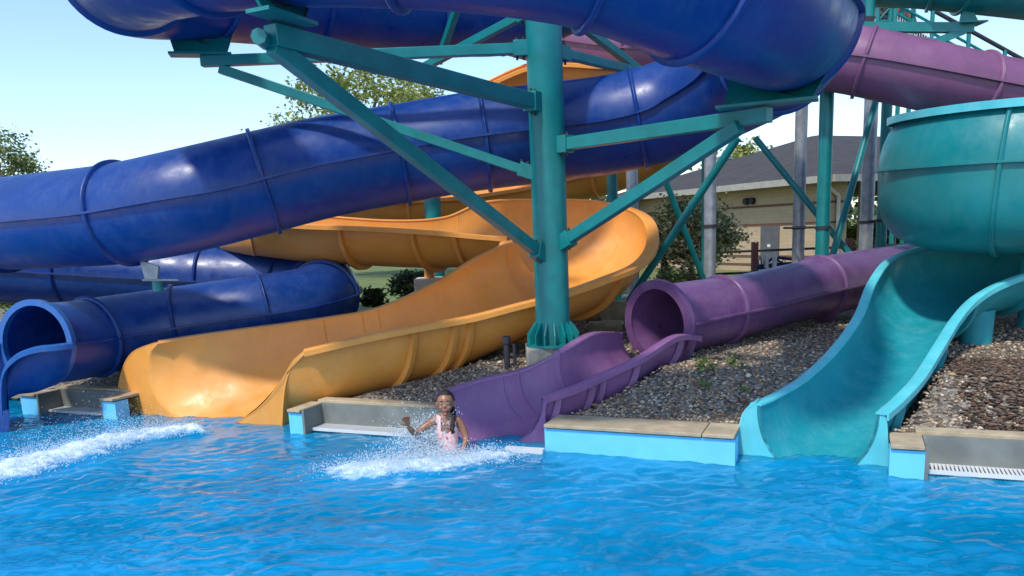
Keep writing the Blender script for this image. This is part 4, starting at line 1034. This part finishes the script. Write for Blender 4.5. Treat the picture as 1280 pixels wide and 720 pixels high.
# ================================================================== PEOPLE
def skinmesh(verts, edges, radii, sub=2, root=0):
    me = bpy.data.meshes.new('tmp'); me.from_pydata([tuple(v) for v in verts], edges, []); o = bpy.data.objects.new('tmp', me); C.objects.link(o)
    sk = o.modifiers.new('s', 'SKIN'); sk.use_smooth_shade = True
    for i, r in enumerate(radii):
        sv = me.skin_vertices[0].data[i]; sv.radius = (r, r) if not isinstance(r, tuple) else r; sv.use_root = (i == root)
    su = o.modifiers.new('u', 'SUBSURF'); su.levels = sub; su.render_levels = sub
    bpy.context.view_layer.update(); dg = bpy.context.evaluated_depsgraph_get(); ev = o.evaluated_get(dg); m2 = bpy.data.meshes.new_from_object(ev)
    V_ = [v.co.copy() for v in m2.vertices]; F_ = [tuple(p.vertices) for p in m2.polygons]
    bpy.data.objects.remove(o); return V_, F_
def ellipsoid(c, r, sub=3, fn=None):
    v, f = ico(sub); vs = []
    for x, y, z in v:
        q = V((x * r[0], y * r[1], z * r[2]));
        if fn: q = fn(q, V((x, y, z)))
        vs.append(V(c) + q)
    return vs, [tuple(int(k) for k in q) for q in f]
def remeshed(parts, vox):
    m = MB()
    for v, f in parts: m.add(v, f)
    me = bpy.data.meshes.new('tmp'); me.from_pydata([tuple(v) for v in m.v], [], m.f); o = bpy.data.objects.new('tmp', me); C.objects.link(o)
    r = o.modifiers.new('r', 'REMESH'); r.mode = 'VOXEL'; r.voxel_size = vox; s = o.modifiers.new('s', 'SMOOTH'); s.factor = .5; s.iterations = 3
    bpy.context.view_layer.update(); m2 = bpy.data.meshes.new_from_object(o.evaluated_get(bpy.context.evaluated_depsgraph_get())); bpy.data.objects.remove(o); return m2

def girl():
    B = G0 + V((0, .05, 0))
    e = empty('person', B, 'girl in a pale pink swim top splashing down with a raised arm', 'person'); e.scale = (1.12, 1.1, 1.07)
    def W(x, y, z): return B + V((x, y, z))
    vs = [W(0, .02, -.14), W(0, .0, .0), W(0, -.01, .12), W(.0, 0, .25), W(.0, 0, .325), W(0, -.005, .385), W(0, -.01, .43),
          W(-.10, 0, .315), W(-.19, -.05, .265), W(-.275, -.07, .205), W(-.295, -.12, .26), W(-.315, -.16, .305),
          W(.105, 0, .30), W(.145, -.01, .21), W(.165, -.03, .14), W(.15, -.09, .085), W(.125, -.15, .045),
          W(-.08, -.02, -.15), W(-.10, -.25, -.02), W(-.09, -.32, -.25), W(.08, -.02, -.15), W(.07, -.28, -.06), W(.07, -.35, -.28)]
    ed = [(0, 1), (1, 2), (2, 3), (3, 4), (4, 5), (5, 6), (4, 7), (7, 8), (8, 9), (9, 10), (10, 11), (4, 12), (12, 13), (13, 14), (14, 15), (15, 16), (0, 17), (17, 18), (18, 19), (0, 20), (20, 21), (21, 22)]
    ra = [(.105, .085), (.10, .075), (.095, .072), (.105, .078), (.06, .05), .036, .04, .045, .036, .030, .026, .019, .045, .036, .030, .025, .019, .075, .05, .035, .075, .05, .035]
    parts = [skinmesh(vs, ed, ra)]
    # head with brow, nose, jaw
    hc = W(.0, -.015, .475)
    def hf(q, n):
        if n.z < 0: q.x *= 1 + .22 * n.z; q.y *= 1 + .10 * n.z
        if n.y < 0 and n.z > -.1 and n.z < .25: q.y += .006
        return q
    parts.append(ellipsoid(hc, (.073, .088, .105), 3, hf))
    parts.append(ellipsoid(hc + V((0, -.082, -.016)), (.012, .013, .018)))
    parts.append(ellipsoid(hc + V((0, -.074, -.052)), (.026, .012, .012)))
    parts.append(ellipsoid(hc + V((0, -.066, -.088)), (.022, .018, .016)))
    for s in (-1, 1):
        parts.append(ellipsoid(hc + V((s * .074, .005, -.012)), (.012, .018, .028)))
        parts.append(ellipsoid(hc + V((s * .032, -.066, -.03)), (.022, .014, .018)))
    # hands: palm, four curled fingers, thumb
    def hand(w, d, nrm, side):
        d = d.normalized(); x = d.cross(nrm).normalized() * side; nn = nrm.normalized(); pr = []
        pc = w + d * .035; v, f = ellipsoid((0, 0, 0), (1, 1, 1), 2); pr.append(([pc + d * (q.x * .04) + x * (q.y * .032) + nn * (q.z * .015) for q in v], f))
        for k, l in enumerate((.058, .068, .063, .050)):
            b0 = w + d * .052 + x * (-.024 + .016 * k); b1 = b0 + d * l * .5 + x * (k - 1.5) * .004; b2 = b1 + d * l * .35 + nn * l * .35; b3 = b2 + d * l * .05 + nn * l * .4
            pr.append(skinmesh([b0, b1, b2, b3], [(0, 1), (1, 2), (2, 3)], [.0080, .0075, .007, .006], 1))
        t0 = w + d * .02 - x * .024; t1 = t0 - x * .024 + d * .016 + nn * .005; t2 = t1 - x * .006 + d * .024 + nn * .012
        pr.append(skinmesh([t0, t1, t2], [(0, 1), (1, 2)], [.011, .009, .007], 1))
        return pr
    parts += hand(W(-.317, -.165, .31), V((-.1, -.25, .9)), V((.35, -.9, -.2)), 1)
    parts += hand(W(.122, -.155, .04), V((-.35, -.75, -.12)), V((0, .1, -1)), 1)
    me = remeshed(parts, .006); body = link('body', me, M['skin'], e)
    me.polygons.foreach_set('use_smooth', [True] * len(me.polygons))
    # swim top: offset copy of torso region
    bm = bmesh.new(); bm.from_mesh(me); bm.normal_update(); kill = []
    for f in bm.faces:
        c = f.calc_center_median() - B; x, y, z = c.x, c.y, c.z; keep = False
        if -.16 < z < .205 and abs(x) < .118 and y > -.13: keep = True
        elif .205 <= z < .36 and .040 < abs(x) < .082 + .0 and abs(y) < .11: keep = True
        elif .205 <= z < .245 and abs(x) < .105 and y < 0: keep = z < .205 + abs(x) * .5 or abs(x) > .04
        if not keep: kill.append(f)
    bmesh.ops.delete(bm, geom=kill, context='FACES')
    for v in bm.verts: v.co += v.normal * .007
    for _ in range(3): bmesh.ops.smooth_vert(bm, verts=[v for v in bm.verts if v.is_boundary], factor=.5, use_axis_x=True, use_axis_y=True, use_axis_z=True)
    m3 = bpy.data.meshes.new('swim_top'); bm.to_mesh(m3); bm.free(); m3.materials.clear(); so = link('swim_top', m3, M['pink'], e); sm = so.modifiers.new('s', 'SOLIDIFY'); sm.thickness = .004
    # small coral motif on the chest, as on the photo
    v, f = ellipsoid(W(.0, -.088, .17), (.009, .004, .012), 2); obj('bow', v, f, basic('coral_bow', (.75, .18, .16), .6), e)
    # hair cap and braid
    def hh(q, n):
        if n.y < -.25 and n.z < .62: q = q * .86
        if n.z < -.15: q = q * (.9)
        return q
    v, f = ellipsoid(hc + V((0, .012, .014)), (.083, .092, .108), 3, hh)
    pr = [(v, f)]
    br = [hc + V((.045, .06, -.05)), hc + V((.068, .02, -.09)), hc + V((.066, -.04, -.13)), hc + V((.06, -.075, -.18)), hc + V((.054, -.088, -.23)), hc + V((.05, -.092, -.275))]
    pr.append(skinmesh(br, [(k, k + 1) for k in range(5)], [.03, .024, .021, .019, .017, .009], 2))
    for k in range(1, 9):
        t = .2 + k / 11; q = br[0].lerp(br[2], t * 2) if t < .5 else br[2].lerp(br[5], (t - .5) * 2); pr.append(ellipsoid(q + V((.006 * (-1) ** k, 0, 0)), (.02, .018, .016), 2))
    me = remeshed(pr, .006); link('hair', me, M['hair'], e); me.polygons.foreach_set('use_smooth', [True] * len(me.polygons))
    ew = basic('eye_white', (.7, .68, .65), .2); ed_ = basic('eye_dark', (.02, .012, .01), .15); lp = basic('lips', (.30, .08, .07), .4)
    for s in (-1, 1):
        v, f = ellipsoid(hc + V((s * .028, -.0815, .012)), (.0115, .005, .0042), 2); obj('eye', v, f, ew, e)
        v, f = ellipsoid(hc + V((s * .028, -.0865, .012)), (.0052, .003, .0042), 2); obj('iris', v, f, ed_, e)
        v, f = ellipsoid(hc + V((s * .028, -.083, .033)), (.019, .006, .0035), 2); obj('eyebrow', v, f, M['hair'], e)
    v, f = ellipsoid(hc + V((0, -.088, -.054)), (.021, .005, .006), 2); obj('lips', v, f, lp, e)
girl()

def stander(p, h, shirt, lab, seed):
    """small background figure on the stairway"""
    r = random.Random(seed); e = empty('person', p, lab, 'person', 'people queueing on the stairway')
    def W(x, y, z): return p + V((x, y, z)) * h
    a = r.uniform(-.04, .04)
    vs = [W(0, 0, .52), W(0, 0, .62), W(0, 0, .78), W(0, 0, .85), W(0, 0, .93), W(-.11, 0, .80), W(-.15, a, .64), W(-.14, a - .04, .50), W(.11, 0, .80), W(.15, -a, .64), W(.13, -a - .05, .50), W(-.055, 0, .48), W(-.06, a, .27), W(-.06, 0, .03), W(.055, 0, .48), W(.06, -a, .27), W(.06, 0, .03)]
    ed = [(0, 1), (1, 2), (2, 3), (3, 4), (2, 5), (5, 6), (6, 7), (2, 8), (8, 9), (9, 10), (0, 11), (11, 12), (12, 13), (0, 14), (14, 15), (15, 16)]
    ra = [x * h for x in (.075, .07, .08, .035, .055, .035, .026, .018, .035, .026, .018, .05, .038, .025, .05, .038, .025)]
    v, f = skinmesh(vs, ed, ra, 2); obj('body', v, f, M['skin'], e)
    for nm, ids, mt, k in (('shirt', (0, 1, 2), basic('shirt', shirt, .8), 1.12), ('shorts', (11, 0, 14), M['dark'], 1.2)):
        q = [vs[i] for i in ids]; v, f = skinmesh(q, [(0, 1), (1, 2)], [ra[i] * k for i in ids], 2, 1); obj(nm, v, f, mt, e)
    v, f = ellipsoid(W(0, .01, .95), (.055 * h, .06 * h, .06 * h), 2); obj('hair', v, f, M['hair'], e)
for i, (px, col, lab) in enumerate([(1121, (.03, .03, .04), 'dark clad person highest on the stairway by the lattice posts'), (1136, (.35, .08, .07), 'person in reddish top second from the top of the stairway'), (1153, (.1, .2, .1), 'person in green top lowest on the stairway above the mauve tube'), (1143, (.02, .02, .03), 'person in black top standing between the red and green tops')]):
    t = (px - 1120) / 180 ; c = top0.lerp(bot0, t); stander(V((c.x, c.y + .5 + .15 * i, c.z - 1.02)), 1.5, col, lab, i)

# dark strollers by the building: two hooped wheels with white bottles between
def bike():
    b = P(963, 330, 16.3); g = gzp(b); z0 = b.z - .12
    e = empty('bicycle_rack', (b.x, b.y, g), 'dark wheels and white cans parked against the fence by the building door', 'bicycles')
    dk = basic('rack_dark_blue', (.015, .03, .10), .4)
    for i, px in enumerate((950, 957, 982)):
        c = P(px, 331 + i % 2 * 3, 16.3); v = []; f = []; R_ = .15
        for k in range(28):
            a = 2 * pi * k / 28
            for j in range(8):
                t = 2 * pi * j / 8; rr = R_ + .028 * cos(t); v.append(V((c.x + rr * cos(a) * .45, c.y + rr * cos(a) * .8 + .03 * sin(t) + .05 * i, c.z + rr * sin(a))))
        for k in range(28):
            for j in range(8): f.append((k * 8 + j, k * 8 + (j + 1) % 8, ((k + 1) % 28) * 8 + (j + 1) % 8, ((k + 1) % 28) * 8 + j))
        obj('wheel', v, f, dk, e)
    m = MB(); a = P(945, 334, 16.3); c = P(992, 330, 16.3); m.bar(a, c, .05, .10); m.bar(P(952, 334, 16.3), P(966, 322, 16.3), .04, .04); m.bar(P(966, 322, 16.3), P(984, 332, 16.3), .04, .04); m.bar(P(972, 322, 16.3), P(990, 324, 16.3), .05, .06); m.build('frame', dk, e)
    for px in (958, 968):
        c = P(px, 326, 16.25); m = MB(); m.cyl(c - V((0, 0, .15)), c + V((0, 0, .1)), .045); m.cyl(c + V((0, 0, .1)), c + V((0, 0, .15)), .02); m.build('can', M['white'], e)
    for px in (948, 985):
        c = P(px, 331, 16.3); m = MB(); m.cyl(V((c.x, c.y, g)), c, .02); m.build('stand', dk, e)
bike()

# ================================================================== LIGHT
sv = V((-.32, -.48, .80)).normalized()          # towards the sun
el = asin(sv.z); az = atan2(sv.x, sv.y)
w = bpy.data.worlds.new('World'); bpy.context.scene.world = w; w.use_nodes = True; nt = w.node_tree
sk = nt.nodes.new('ShaderNodeTexSky'); sk.sky_type = 'NISHITA'; sk.sun_disc = False; sk.sun_elevation = el; sk.sun_rotation = az; sk.air_density = 1.0; sk.dust_density = .5; sk.ozone_density = 3.0
bg = nt.nodes['Background']; bg.inputs[1].default_value = .15; nt.links.new(sk.outputs[0], bg.inputs[0])
ld = bpy.data.lights.new('sun', 'SUN'); ld.energy = 2.0; ld.angle = radians(4.0); ld.color = (1, .95, .86)
lo = bpy.data.objects.new('sun', ld); C.objects.link(lo); lo.rotation_euler = sv.to_track_quat('Z', 'Y').to_euler()
vsx = bpy.context.scene.view_settings; vsx.view_transform = 'Standard'; vsx.look = 'None'; vsx.exposure = .78; vsx.gamma = 1
